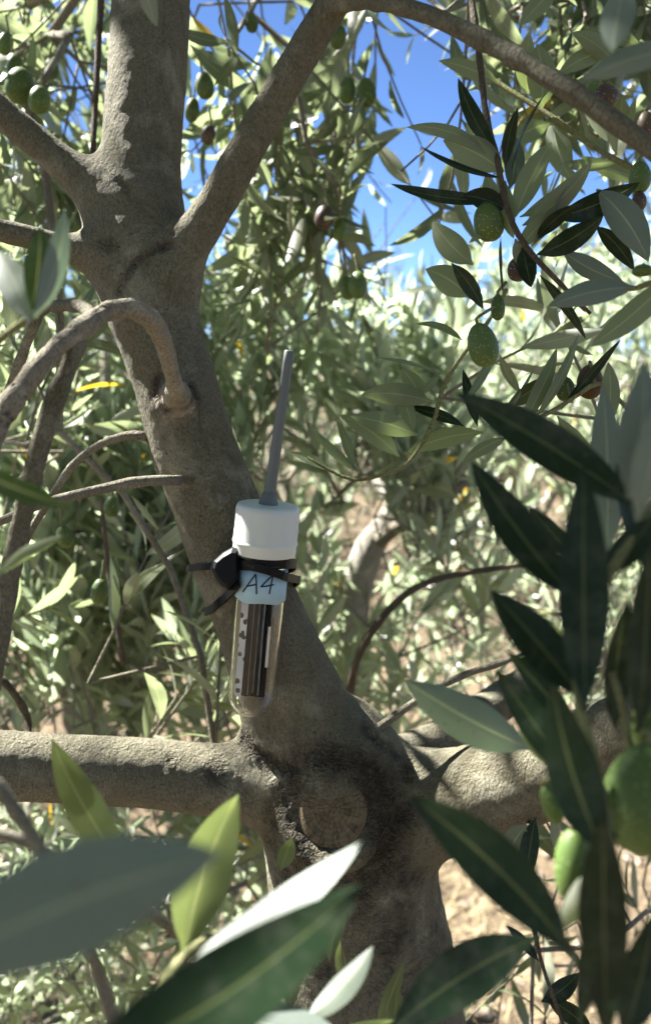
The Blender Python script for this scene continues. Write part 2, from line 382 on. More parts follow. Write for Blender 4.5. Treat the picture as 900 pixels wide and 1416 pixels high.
# rough dark bark: fork ridges, branch collars, round the wound (photo traces laid on the surface)
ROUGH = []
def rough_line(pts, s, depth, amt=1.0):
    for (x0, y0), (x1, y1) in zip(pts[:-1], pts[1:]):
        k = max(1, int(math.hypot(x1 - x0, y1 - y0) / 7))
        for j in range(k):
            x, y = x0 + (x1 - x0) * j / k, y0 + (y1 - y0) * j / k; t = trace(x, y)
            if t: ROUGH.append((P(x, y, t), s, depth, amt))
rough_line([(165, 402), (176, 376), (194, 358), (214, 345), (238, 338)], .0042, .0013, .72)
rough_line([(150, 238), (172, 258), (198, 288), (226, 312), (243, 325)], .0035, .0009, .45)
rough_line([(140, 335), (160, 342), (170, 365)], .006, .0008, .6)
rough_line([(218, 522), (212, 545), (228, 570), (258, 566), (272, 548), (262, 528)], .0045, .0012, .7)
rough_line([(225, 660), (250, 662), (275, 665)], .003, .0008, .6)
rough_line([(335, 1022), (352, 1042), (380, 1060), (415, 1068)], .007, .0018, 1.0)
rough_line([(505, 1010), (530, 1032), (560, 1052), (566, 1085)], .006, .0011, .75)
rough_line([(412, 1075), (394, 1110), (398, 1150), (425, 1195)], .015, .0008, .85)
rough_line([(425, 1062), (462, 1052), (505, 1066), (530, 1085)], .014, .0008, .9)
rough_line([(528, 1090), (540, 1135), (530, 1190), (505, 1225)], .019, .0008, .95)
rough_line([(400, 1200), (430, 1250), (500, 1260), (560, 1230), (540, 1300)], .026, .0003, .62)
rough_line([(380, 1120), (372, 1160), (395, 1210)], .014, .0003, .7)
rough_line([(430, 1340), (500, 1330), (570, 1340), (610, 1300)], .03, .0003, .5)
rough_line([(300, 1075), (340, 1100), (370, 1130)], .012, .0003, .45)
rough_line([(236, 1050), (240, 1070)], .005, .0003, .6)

def body():
    V, Fc = [], []
    for li, (pp, rr) in enumerate(PATHS): tube_geo(pp, [r * 1.04 for r in rr], 20, V, Fc)
    tmp = obj('temp_body', mesh_from('temp_body', V, Fc))
    md = tmp.modifiers.new('r', 'REMESH'); md.mode = 'VOXEL'; md.voxel_size = .0024
    dg = bpy.context.evaluated_depsgraph_get(); me = bpy.data.meshes.new_from_object(tmp.evaluated_get(dg))
    bpy.data.objects.remove(tmp)
    nv = len(me.vertices); A = np.empty(nv * 3, np.float32); me.vertices.foreach_get('co', A); A = A.reshape(-1, 3).astype(np.float64)
    e = 1.2e-3
    for it in range(3):
        g = np.stack([sdf(A + np.array(v) * e) - sdf(A - np.array(v) * e) for v in ((1, 0, 0), (0, 1, 0), (0, 0, 1))], 1)
        g /= np.maximum(np.linalg.norm(g, axis=1, keepdims=True), 1e-9)
        A -= g * np.clip(sdf(A), -.02, .02)[:, None]
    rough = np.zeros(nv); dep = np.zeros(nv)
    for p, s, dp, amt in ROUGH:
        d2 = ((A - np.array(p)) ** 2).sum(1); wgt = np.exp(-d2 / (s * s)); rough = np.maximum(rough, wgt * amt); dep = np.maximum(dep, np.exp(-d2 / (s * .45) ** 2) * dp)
    disp = np.zeros(nv)
    for i in range(nv):
        if A[i, 2] < .62 or A[i, 1] > 1.0: continue
        v = Vector(A[i])
        disp[i] = .0006 * noise.noise(v * 30) + .00035 * noise.noise(v * 130) + .00028 * noise.noise(v * 420) + rough[i] * (.0017 * noise.noise(v * 300) + .0008 * noise.noise(v * 160))
    # wrinkle rings where boughs bend out
    _, w0 = sdf(A, True); m7 = np.where(w0 == 7)[0]; pp7 = np.array([list(p) for p in PATHS[7][0]]); arc = np.concatenate([[0], np.cumsum(np.linalg.norm(np.diff(pp7, axis=0), axis=1))])
    for i in m7:
        j = int(((pp7 - A[i]) ** 2).sum(1).argmin()); dv = A[i] - pp7[j]; tg = pp7[min(j + 1, len(pp7) - 1)] - pp7[max(j - 1, 0)]; a_ = arc[j] + dv @ tg / max(np.linalg.norm(tg), 1e-9)
        q = noise.noise(Vector((a_ * 110, A[i][0] * 30, A[i][2] * 30))); disp[i] += .0009 * q; cr = max(0, 1 - abs(q + .25) / .06)
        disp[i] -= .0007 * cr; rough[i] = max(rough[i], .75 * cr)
    A += g * (disp - dep)[:, None]
    nf = len(me.polygons); k = np.empty(nf, np.int32); me.polygons.foreach_get('loop_total', k)
    vi = np.empty(len(me.loops), np.int32); me.loops.foreach_get('vertex_index', vi)
    assert (k == 4).all(); Q = vi.reshape(-1, 4)
    _, which = sdf(A, True)
    me.vertices.foreach_set('co', A.astype(np.float32).ravel()); me.update()
    vn = np.empty(nv * 3, np.float32); me.vertices.foreach_get('normal', vn); vn = vn.reshape(-1, 3)
    fl = which[Q[:, 0]]
    return A, Q, fl, rough, vn
bA, bQ, bL, bR, bN = body()
T0 = thing('olive_tree', 'nearest olive tree with forked grey trunk carrying the strapped sample tube', 'tree', (P(530, 2900, 1.02).x, P(530, 2900, 1.02).y, 0), 'olive trees in the orchard')
def piece(name, li):
    f = bQ[bL == li]; used = np.unique(f); mp = np.full(len(bA), -1); mp[used] = np.arange(len(used))
    me = mesh_from(name, bA[used], mp[f])
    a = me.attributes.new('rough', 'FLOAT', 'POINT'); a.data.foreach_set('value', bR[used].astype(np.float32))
    me.normals_split_custom_set_from_vertices([tuple(v) for v in bN[used]])
    return obj(name, me, M_STUB if li == 7 else M_BARK, T0)
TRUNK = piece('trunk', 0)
BLAB = ['thick bough running left across the frame', 'thick sunlit bough leaving to the right', 'shaded bough behind the right bough', 'straight bough rising to the upper right',
        'upper bough leaving to the left', 'slim bough leaving left below the fork', 'pale grey branch arching over and down to the left']
BOUGHS = []
for li in range(1, len(ALL)):
    b = piece('bough', li); b['label'] = BLAB[li - 1]; BOUGHS.append(b)
def scar():
    m, t = material('old_cut_wood'); n = N(t); uv = n('UVMap').outputs[0]
    sx = n('SeparateXYZ', {0: uv}); x = n.math('SUBTRACT', sx.outputs[0], .5); y = n.math('SUBTRACT', sx.outputs[1], .5)
    rad = n.math('SQRT', n.math('ADD', n.math('MULTIPLY', x, x), n.math('MULTIPLY', y, y))); ang = n.math('ARCTAN2', y, x)
    co = n('TexCoord').outputs[3]; nz = n.noise(120, 5, .65, co)
    rings = n.math('SINE', n.math('ADD', n.math('MULTIPLY', rad, 95), n.math('MULTIPLY', nz, 6)))
    ck = n.noise(2.3, 3, .6, n('CombineXYZ', {0: n.math('MULTIPLY', n.math('COSINE', ang), 1.7), 1: n.math('MULTIPLY', n.math('SINE', ang), 1.7), 2: n.math('MULTIPLY', rad, 1.2)}).outputs[0])
    crack = n('MapRange', {0: n.math('ABSOLUTE', n.math('SUBTRACT', ck, .5)), 1: .0, 2: .022, 3: 1, 4: 0}).outputs[0]
    c = n.mix(n('MapRange', {0: nz, 1: .3, 2: .7}).outputs[0], (.12, .092, .056), (.21, .165, .105))
    c = n.mix(n('MapRange', {0: rings, 1: -1, 2: 1, 4: .22}).outputs[0], c, (.075, .06, .045)); c = n.mix(n.math('MULTIPLY', crack, .45), c, (.03, .024, .02))
    h = n.math('ADD', n.math('MULTIPLY', rings, .2), n.math('SUBTRACT', nz, crack))
    p = n('BsdfPrincipled', {'Base Color': c, 'Roughness': .9, 'Specular IOR Level': .15, 'Normal': n('Bump', {'Strength': .8, 'Distance': .001, 'Height': h}).outputs[0]}); n.out(p.outputs[0])
    V, UVs, Fc = [], [], []; kr, ka = 8, 40
    q = SCAR.copy()
    for _ in range(8): q -= SC_N * float(sdf(np.array([list(q)]))[0]) * .8
    base_h = (q - SCAR).dot(SC_N)
    for i in range(kr + 1):
        for j in range(ka):
            a = 2 * math.pi * j / ka; r = i / kr
            q = SCAR + (SC_A * math.cos(a) * .0195 + SC_B * math.sin(a) * .0200) * r; q0 = q.copy()
            for _ in range(5): q -= SC_N * float(sdf(np.array([list(q)]))[0]) * .8
            pl = (q - SCAR).dot(SC_N); q += SC_N * (.0012 + .45 * (base_h - pl) + .0006 * noise.noise(Vector((math.cos(a) * r * 6, math.sin(a) * r * 6, 1))) - (.005 if i == kr else 0))
            V.append(q); UVs.append((.5 + .5 * r * math.cos(a), .5 + .5 * r * math.sin(a)))
    for i in range(kr):
        for j in range(ka): Fc.append((i * ka + j, (i + 1) * ka + j, (i + 1) * ka + (j + 1) % ka, i * ka + (j + 1) % ka))
    obj('pruning_scar', mesh_from('pruning_scar', V, Fc, UVs), m, TRUNK, label='round healed saw cut on the trunk below the fork')
scar()

def twig(pts, mat=M_TWIG, sides=9, label=None, d=None, parent=None, name='twig', step=.006):
    """pts (x, y, depth, radius px) -> one twig with nodes"""
    pp, rr = catmull([P(x, y, dd) for x, y, dd, r in pts], [r / F * dd for x, y, dd, r in pts], step)
    ln = 0
    for i in range(1, len(pp)):
        ln += (pp[i] - pp[i - 1]).length
        rr[i] *= 1 + .22 * max(0, math.sin(ln / .021 * 6.283)) ** 10
    V, Fc = tube_geo(pp, rr, sides, wob=.16)
    return obj(name, mesh_from(name, V, Fc), mat, parent or T0, label=label)

# ------------------------------------------------------------------ leaves
def prof(t): return max(0.0, math.sin(math.pi * min(1, t) ** .88)) ** .82
def leaf_strip(center, xdir, ndir, W, nseg, half=2, fold=.18, cup=0):
    V, UVs, Fc = [], [], []; cols = 2 * half + 1
    for i in range(nseg + 1):
        t = i / nseg; c = center(t); x = xdir(t); n = ndir(t)
        tt = max(0, (t - .05) / .95); wv = W * .5 * (prof(tt) if t > .05 else 0) + W * .035 * (1 - t) + W * .002
        for j in range(cols):
            u = (j - half) / half
            V.append(c + x * (u * wv) + n * (fold * abs(u) ** 1.4 * wv)); UVs.append((.5 + u * .5, t))
    for i in range(nseg):
        for j in range(cols - 1):
            a = i * cols + j; Fc.append((a, a + 1, a + cols + 1, a + cols))
    return V, UVs, Fc
HAND = []     # (object, centre)
def hl(tip, base, wpx, dt, db=None, side=1, roll=0, curve=0, mat=None, parent=None, bend=.05, fold=.18, name='leaf', label=None, face=None):
    """one hand-placed leaf, tip and base as photo pixels with their distances; side 1 shows the upper face"""
    db = db or dt; B = P(*base, db); T = P(*tip, dt); ax = (T - B); Ln = ax.length; ax.normalize()
    mid = (B + T) / 2; view = (CAM - mid).normalized(); n0 = (view - ax * view.dot(ax)).normalized()
    sidev = ax.cross(n0)
    n = Quaternion(ax, R(roll)) @ n0
    if face is not None:
        f_ = Vector(face).normalized(); n = (f_ - ax * f_.dot(ax)).normalized()
    if side < 0: n = -n
    C = mid + sidev * (curve / F * (dt + db) / 2 * 2) - n * (bend * Ln)
    def cen(t): return B * (1 - t) ** 2 + C * 2 * t * (1 - t) + T * t * t
    def tan(t): return ((C - B) * (1 - t) + (T - C) * t).normalized()
    def xd(t): return tan(t).cross(n).normalized()
    def nd(t): return xd(t).cross(tan(t)).normalized()
    V, UVs, Fc = leaf_strip(cen, xd, nd, wpx / F * (dt + db) / 2, 14, 3, fold)
    # gentle waviness of the margin
    k = rng.uniform(0, 9)
    V = [v + n * (.03 * Ln * .35 * noise.noise(Vector((u * 1.5 + k, t * 4, k)))) for v, (u, t) in zip(V, UVs)]
    me = mesh_from('leaf', V, Fc, UVs)
    o = obj(name, me, mat or M_LEAF, parent or T0, label=label); HAND.append(o); return o

def olive(x, y, rx, ry, d, mat=None, tilt=0, stem=None, parent=None, shrivel=0):
    c = P(x, y, d); a, b = rx / F * d, ry / F * d
    V, Fc = [], []; n, m = 12, 16
    V = [Vector((0, 0, -b * 1.02))]
    for i in range(1, n):
        th = math.pi * i / n; z = -math.cos(th)
        r = math.sin(th) ** .92 * (1 - .10 * z)
        for j in range(m):
            q = Vector((a * r * math.cos(6.2832 * j / m), a * r * math.sin(6.2832 * j / m), b * z))
            q *= 1 + (.012 + shrivel * .16) * noise.noise(q * (140 + shrivel * 100) + c * 9)
            V.append(q)
    V.append(Vector((0, 0, b * .97)))
    for i in range(n - 2):
        for j in range(m): Fc.append((1 + i * m + j, 1 + i * m + (j + 1) % m, 1 + (i + 1) * m + (j + 1) % m, 1 + (i + 1) * m + j))
    for j in range(m): Fc.append((0, 1 + (j + 1) % m, 1 + j)); Fc.append((len(V) - 1, 1 + (n - 2) * m + j, 1 + (n - 2) * m + (j + 1) % m))
    rot = Matrix.Rotation(R(-tilt), 3, FW) @ Matrix.Rotation(-PITCH, 3, RT)
    VV = [c + rot @ q for q in V]
    o = obj('olive', mesh_from('olive', VV, Fc), mat or M_OLIVE, parent or T0)
    top = c + rot @ Vector((0, 0, b * .95)); e = P(*stem) if stem else top + Vector((rng.uniform(-.004, .004), .002, .014))
    pp, rr = catmull([top - (rot @ Vector((0, 0, b * .1))), top + (rot @ Vector((0, 0, b * .25))), e], [.0011, .0008, .0009], .003)
    SV, SF = tube_geo(pp, rr, 6)
    obj('olive_stalk', mesh_from('olive_stalk', SV, SF), M_SHOOT, o if o.parent is T0 else o.parent)
    return o

# long thin branches of the near tree
arch = twig([(455, 12, .442, 15), (490, 0, .425, 12.5), (530, 4, .40, 11), (590, 20, .385, 12), (680, 62, .37, 13), (760, 108, .355, 13.5), (830, 155, .345, 14), (900, 205, .335, 14), (980, 262, .33, 13), (1150, 420, .33, 11)], M_BARK, 12, 'slim branch arching across the top right corner', name='branch')
off = twig([(108, 462, .374, 12), (98, 500, .372, 12), (70, 570, .37, 13), (45, 660, .37, 13.5), (22, 760, .37, 13.5), (5, 860, .37, 12), (-15, 980, .37, 11), (-60, 1150, .38, 9)], M_BARK, 12, 'grey shoot dropping from the arching branch', name='branch')
twig([(130, 442, .385, 9), (112, 424, .40, 8.5), (80, 424, .42, 8), (55, 432, .43, 7), (28, 500, .44, 7), (5, 560, .45, 6), (-20, 600, .45, 5)], M_BARK, label='short pale side branch beside the arching branch', name='branch')
twig([(250, 664, .468, 8), (222, 664, .462, 7.5), (180, 668, .458, 7), (100, 686, .45, 7), (60, 697, .445, 6.5), (0, 722, .44, 6), (-60, 750, .44, 5)], M_TWIG, label='twig leaving the trunk to the left, lower of two')
twig([(205, 604, .485, 7), (185, 601, .49, 6), (140, 614, .49, 6), (100, 645, .49, 6), (70, 690, .49, 5.5), (40, 740, .49, 5), (20, 800, .49, 5), (0, 900, .5, 4)], M_TWIG, label='curved twig leaving the trunk to the left, upper of two')
twig([(505, 1022, .505, 8), (518, 1010, .505, 6.5), (560, 980, .51, 5.5), (600, 953, .515, 5), (650, 930, .52, 4.5), (700, 914, .525, 4), (760, 880, .53, 3)], M_TWIG, label='pale straight twig rising right from the main fork')
twig([(476, 1010, .78, 6), (488, 930, .76, 5.5), (510, 880, .75, 5), (545, 836, .75, 5), (585, 808, .75, 4.5), (640, 793, .75, 4), (700, 784, .76, 3.5), (780, 770, .78, 3)], M_TWIG_BR, label='dark brown twig curving over behind the main fork')
twig([(0, 935, .60, 5), (25, 965, .6, 5), (40, 1000, .6, 5), (30, 1040, .58, 5)], M_TWIG_BR)
twig([(140, 690, .75, 3), (150, 780, .75, 3.5), (160, 850, .75, 3.5), (172, 920, .75, 4)], M_TWIG_BR)
twig([(127, 260, .6, 3.5), (132, 150, .62, 4), (140, 0, .64, 4.5), (142, -80, .66, 5)], M_TWIG_BR)
twig([(-20, 1065, .24, 9), (30, 1130, .24, 9), (70, 1200, .24, 9.5), (120, 1300, .25, 9), (160, 1420, .26, 9)], M_TWIG, label='blurred grey twig at the bottom left')
twig([(-30, 1145, .25, 8), (40, 1165, .25, 8), (110, 1205, .26, 8.5), (190, 1250, .27, 8), (300, 1330, .28, 6)], M_TWIG)

# --- sprig in focus, upper right
K = twig([(645, -60, .47, 5), (652, 0, .455, 4.5), (664, 90, .44, 4.5), (672, 160, .43, 4.3), (688, 225, .42, 4), (702, 292, .415, 4), (728, 342, .41, 4), (780, 398, .41, 3.4), (816, 434, .41, 2.5)], M_TWIG_BR, label='twig carrying the sharp sprig at the upper right')
def many(rows, parent, d, mat=None):
    for r in rows:
        (tx, ty, bx, by, w, side, roll, curve), kw = r[:8], (r[8] if len(r) > 8 else {})
        dd = kw.pop('d', d); hl((tx, ty), (bx, by), w, dd + kw.pop('dt', rng.uniform(-.015, .015)), dd, side, roll, curve, parent=parent, mat=kw.pop('mat', mat), **kw)
many([
 (633, 108, 686, 212, 24, 1, 20, -4, dict(mat=M_LEAF_DK)), (561, 176, 672, 212, 22, -1, 30, 10), (612, 194, 696, 238, 42, -1, 10, 5),
 (581, 202, 696, 246, 15, 1, 55, -5, dict(mat=M_LEAF_DK)), (540, 254, 696, 276, 20, 1, 30, -6, dict(mat=M_LEAF_DK)),
 (716, 148, 698, 232, 18, 1, 20, -3, dict(mat=M_LEAF_DK)), (758, 125, 706, 246, 10, 1, 65, -8, dict(mat=M_LEAF_DK)), (706, 182, 704, 262, 27, 1, 0, 6, dict(mat=M_LEAF_GREY)),
 (762, 196, 712, 300, 34, -1, 15, -4), (782, 214, 728, 318, 12, -1, 70, 4), (806, 240, 718, 300, 22, -1, 20, 6), (818, 222, 722, 312, 30, -1, 15, 8),
 (800, 236, 735, 340, 20, 1, 40, 5, dict(mat=M_LEAF_GREY)), (885, 252, 764, 302, 34, 1, 15, 6, dict(mat=M_LEAF_DK)), (896, 362, 824, 262, 44, -1, 5, -8, dict(mat=M_LEAF_GREY)),
 (834, 298, 742, 352, 32, 1, 15, 6, dict(mat=M_LEAF_DK)), (876, 374, 822, 312, 24, 1, 15, -4, dict(mat=M_LEAF_DK)), (862, 390, 776, 346, 28, -1, 10, 4, dict(mat=M_LEAF_GREY)),
 (734, 398, 722, 342, 26, 1, 0, 0, dict(mat=M_LEAF_DK)), (696, 410, 692, 325, 9, 1, 60, 3, dict(mat=M_LEAF_DK)), (598, 306, 654, 366, 36, -1, 10, -4, dict(d=.5)),
 (588, 372, 650, 412, 38, -1, 5, 5, dict(d=.5)), (668, 428, 624, 364, 23, 1, 20, -3, dict(mat=M_LEAF_DK)), (648, 336, 690, 312, 14, -1, 40, 2),
 (640, 270, 700, 290, 30, 1, 10, 4, dict(mat=M_LEAF_DK)), (710, 330, 698, 250, 26, -1, 30, 4), (742, 380, 712, 330, 24, -1, 10, 4, dict(mat=M_LEAF_GREY)),
 (800, 282, 740, 332, 24, 1, 35, -4, dict(mat=M_LEAF_DK)), (770, 290, 716, 345, 26, -1, 25, -3), (672, 240, 690, 300, 28, -1, 30, 0, dict(d=.46)),
 (574, 448, 640, 472, 14, -1, 45, 8, dict(d=.47)), (810, 470, 745, 380, 16, 1, 30, -3, dict(mat=M_LEAF_DK, d=.44)), (810, 434, 758, 376, 10, 1, 55, 0),
 (756, 424, 880, 397, 34, -1, 8, 6, dict(mat=M_LEAF_GREY, d=.36)), (814, 480, 930, 380, 36, -1, 20, -6, dict(d=.36)),
], K, .42)
twig([(960, 330, .36, 4), (930, 376, .36, 4), (880, 398, .36, 3.6), (862, 402, .36, 2)], M_SHOOT)
Y = twig([(640, 85, .60, 3), (690, 116, .58, 3.5), (760, 160, .56, 3.8), (810, 196, .55, 4), (860, 226, .54, 4.2), (960, 270, .53, 5)], M_SHOOT, label='pale yellow twig behind the arching branch')
many([(606, 84, 690, 116, 22, -1, 10, 4), (742, 60, 748, 150, 40, -1, 10, 4), (732, 44, 730, 130, 30, -1, 20, -4, dict(mat=M_LEAF_YOUNG)), (700, 200, 760, 170, 30, -1, 20, 3), (758, 196, 800, 188, 10, -1, 40, 3),
 (840, 196, 808, 100, 30, -1, 30, 3), (790, 250, 764, 160, 34, -1, 10, 5), (772, 226, 855, 222, 18, -1, 20, -4), (790, 45, 850, 88, 26, -1, 10, 5), (860, 132, 790, 112, 24, -1, 10, 4),
 (866, 180, 860, 132, 22, -1, 10, 4), (855, 230, 880, 130, 18, -1, 40, 2), (828, 194, 852, 130, 16, -1, 50, 2), (650, 150, 655, 225, 24, -1, 30, 2), (830, 110, 905, 62, 30, -1, 10, 3, dict(d=.36)),
 (800, 215, 900, 250, 22, -1, 15, -4), (886, 66, 812, 40, 22, -1, 10, -4), (770, 105, 845, 70, 25, -1, 15, 6), (718, 35, 770, -20, 26, -1, 10, 0)], Y, .56)
many([(845, 72, 862, -20, 46, -1, 10, 0, dict(mat=M_LEAF_GREY)), (800, 112, 960, 66, 36, -1, 10, 8, dict(mat=M_LEAF_GREY))], arch, .27)
# --- sprig beside the tube
Mt = twig([(700, 400, .5, 3), (668, 455, .5, 3), (640, 490, .5, 3), (612, 535, .5, 3), (602, 575, .5, 3), (582, 615, .5, 2.8), (562, 642, .5, 2.8), (530, 656, .5, 2.6), (490, 664, .5, 2.4), (455, 650, .5, 2.2), (425, 632, .5, 1.5)], M_SHOOT, label='thin green shoot to the right of the tube')
many([(499, 546, 597, 556, 31, -1, 5, 6), (469, 574, 552, 632, 27, -1, 10, 6), (484, 576, 578, 602, 30, -1, 5, 4), (562, 626, 668, 598, 26, -1, 8, 6, dict(mat=M_LEAF_YOUNG)), (562, 562, 642, 590, 17, 1, 25, 4, dict(mat=M_LEAF_DK)),
 (555, 510, 584, 556, 26, -1, 10, 3), (545, 530, 572, 600, 22, -1, 20, 3), (465, 580, 490, 650, 15, -1, 30, 2), (430, 590, 500, 655, 14, -1, 20, -4), (400, 625, 460, 652, 14, 1, 20, 3), (520, 495, 612, 518, 8, -1, 50, 3),
 (640, 640, 700, 605, 20, -1, 30, 3), (585, 545, 608, 520, 12, -1, 10, 2)], Mt, .5)
Nt = twig([(960, 640, .44, 3), (900, 600, .45, 3), (862, 560, .45, 3), (830, 530, .45, 3), (800, 545, .45, 3), (770, 565, .45, 3), (735, 582, .45, 2.6), (690, 600, .45, 2)], M_SHOOT)
many([(857, 470, 775, 566, 16, 1, 35, 2, dict(mat=M_LEAF_DK)), (770, 480, 718, 590, 22, -1, 20, 4), (800, 460, 738, 580, 16, -1, 30, 5), (720, 545, 690, 490, 16, -1, 30, 2), (738, 510, 700, 575, 12, -1, 60, 0),
 (640, 510, 660, 590, 18, 1, 30, 0, dict(mat=M_LEAF_DK)), (690, 470, 640, 560, 14, -1, 30, 3), (830, 640, 770, 575, 22, -1, 20, 4), (840, 500, 838, 590, 26, -1, 10, 4), (760, 520, 700, 560, 24, 1, 20, 3), (820, 690, 860, 600, 20, -1, 30, 2)], Nt, .45)
for a in ((675, 307, 21, 27, .42, M_OLIVE_DK, 12, (694, 268, .42)), (667, 477, 21, 31, .43, M_OLIVE, 14, (690, 420, .44)), (688, 425, 10, 18, .44, M_OLIVE, 0, (700, 390, .44)), (781, 538, 13, 17, .46, M_OLIVE_DK, 0, (790, 556, .45)),
          (815, 528, 18, 24, .47, M_OLIVE_DRY, 0, (822, 530, .45)), (838, 133, 15, 17, .52, M_OLIVE_PUR, 30, (856, 128, .53)), (822, 127, 12, 15, .54, M_OLIVE, 0, (840, 110, .54)), (884, 245, 15, 22, .5, M_OLIVE, 0, (888, 215, .52)), (883, 278, 10, 14, .5, M_OLIVE_PUR, 0, (886, 250, .5)),
          (892, 172, 12, 18, .48, M_OLIVE_PUR, 0, (900, 140, .5)), (716, 372, 15, 17, .45, M_OLIVE_PUR, 0, (720, 345, .42)), (888, 374, 14, 8, .36, M_OLIVE_DK, 0, (900, 380, .36))):
    olive(*a)
# --- dark sprig close to the lens, right
Fa = twig([(1000, 600, .27, 8), (940, 660, .26, 8), (895, 712, .25, 8), (845, 790, .245, 7.5), (805, 860, .24, 7), (798, 960, .23, 7), (818, 1040, .225, 7), (838, 1130, .22, 7), (842, 1230, .215, 6), (850, 1330, .21, 5)], M_SHOOT, label='dark leafy shoot close by on the right')
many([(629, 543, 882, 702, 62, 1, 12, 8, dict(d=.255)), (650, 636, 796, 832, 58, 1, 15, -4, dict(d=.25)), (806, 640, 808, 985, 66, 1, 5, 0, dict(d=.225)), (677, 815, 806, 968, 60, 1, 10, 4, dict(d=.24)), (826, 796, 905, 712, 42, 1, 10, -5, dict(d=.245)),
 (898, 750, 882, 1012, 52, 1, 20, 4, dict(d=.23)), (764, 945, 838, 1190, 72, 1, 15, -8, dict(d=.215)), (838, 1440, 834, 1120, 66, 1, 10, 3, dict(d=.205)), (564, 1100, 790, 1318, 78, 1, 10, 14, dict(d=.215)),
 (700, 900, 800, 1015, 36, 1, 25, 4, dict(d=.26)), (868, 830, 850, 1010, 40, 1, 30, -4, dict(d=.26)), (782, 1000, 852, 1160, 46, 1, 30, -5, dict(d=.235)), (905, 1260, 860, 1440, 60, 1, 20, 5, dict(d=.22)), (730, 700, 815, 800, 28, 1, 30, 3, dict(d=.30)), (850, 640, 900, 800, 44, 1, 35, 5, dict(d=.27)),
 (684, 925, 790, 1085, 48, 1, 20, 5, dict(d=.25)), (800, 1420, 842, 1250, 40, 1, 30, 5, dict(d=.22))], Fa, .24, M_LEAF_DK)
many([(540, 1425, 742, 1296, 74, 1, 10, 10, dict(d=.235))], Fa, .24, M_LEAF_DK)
many([(558, 940, 735, 1036, 62, -1, 10, -6, dict(d=.30)), (833, 532, 838, 770, 48, -1, 8, 3, dict(d=.31)), (890, 500, 868, 690, 62, -1, 20, 6, dict(d=.23)), (920, 540, 880, 720, 50, -1, 30, 0, dict(d=.22))], Fa, .28, M_LEAF_GREY)
many([(708, 950, 778, 1072, 40, -1, 10, -3, dict(d=.27)), (735, 850, 790, 920, 36, -1, 10, 0, dict(d=.29)), (770, 1290, 838, 1190, 36, -1, 20, 0, dict(d=.24))], Fa, .28, M_LEAF_YOUNG)
twig([(846, 930, .25, 5), (858, 970, .25, 5), (870, 1030, .25, 5.5), (882, 1070, .25, 6)], M_SHOOT)
for a in ((890, 1105, 56, 76, .24, M_OLIVE, -6, (878, 1010, .25)), (792, 1198, 26, 52, .25, M_OLIVE, 0, (800, 1110, .24)), (762, 1112, 14, 28, .27, M_OLIVE, 20, (780, 1075, .25)), (758, 886, 20, 34, .29, M_OLIVE, 20, (775, 850, .26)), (900, 1000, 26, 50, .26, M_OLIVE_DK, 0, (890, 930, .25))):
    olive(*a)
# small hanging leaves under the right bough
Ht = twig([(745, 1112, .50, 3.5), (726, 1150, .46, 3), (716, 1200, .42, 3), (735, 1270, .40, 3), (748, 1330, .39, 3), (772, 1400, .385, 2.5), (790, 1450, .38, 2)], M_TWIG_BR)
many([(728, 1225, 740, 1130, 26, 1, 20, 3), (700, 1195, 728, 1140, 32, -1, 10, 4), (660, 1130, 720, 1240, 20, 1, 30, 5), (690, 1195, 735, 1260, 22, 1, 20, -3), (800, 1345, 748, 1385, 26, 1, 15, 4), (820, 1430, 755, 1380, 26, 1, 15, -3), (740, 1290, 720, 1240, 14, 1, 40, 3), (700, 1280, 745, 1330, 16, 1, 30, 2)], Ht, .41, M_LEAF_DK)
# --- leaves close to the lens, bottom left
Ga = twig([(120, 1560, .17, 9), (150, 1440, .17, 8), (210, 1380, .2, 8), (258, 1320, .25, 7), (300, 1290, .27, 5)], M_SHOOT, label='shoot with pale leaves close by at the bottom left')
hl((306, 1180), (-120, 1350), 150, .135, .12, -1, 15, -16, M_LEAF_GREY, Ga, fold=.08, label='big blurred grey leaf lowest at the left')
hl((500, 1163), (240, 1350), 60, .215, .20, -1, 0, 14, M_LEAF_GREY, Ga, fold=.1, face=(-.35, -.35, .85), label='pale leaf catching full sun above the dark leaf')
hl((500, 1222), (60, 1510), 118, .185, .15, 1, -10, 20, M_LEAF_DK, Ga, fold=.15, label='large dark leaf crossing the bottom of the view')
hl((330, 1098), (255, 1322), 74, .275, .265, 1, 8, -10, M_LEAF_YOUNG, Ga)
hl((72, 1022), (178, 1208), 50, .30, .285, 1, 10, -6, M_LEAF_YOUNG, Ga)
hl((284, 1390), (480, 1432), 66, .26, .25, -1, -35, -10, M_LEAF_GREY, Ga, face=(-.3, -.4, .8), label='pale sunlit leaf at the bottom edge')
hl((516, 1308), (420, 1412), 36, .27, .26, -1, -25, 8, M_LEAF_GREY, Ga, face=(-.3, -.5, .7))
hl((404, 1158), (388, 1204), 24, .36, .36, 1, 20, 0, M_LEAF_YOUNG, Ga)
for (tx, ty, bx, by, wd, dd) in ((400, 1400, 418, 1280, 30, .36), (455, 1330, 478, 1250, 20, .4), (520, 1440, 560, 1330, 20, .36), (548, 1360, 540, 1430, 18, .33), (440, 1400, 500, 1330, 26, .34), (545, 1410, 440, 1440, 26, .3), (480, 1380, 470, 1300, 18, .38)):
    hl((tx, ty), (bx, by), wd, dd, dd, 1, rng.uniform(0, 35), 3, M_LEAF, Ga)
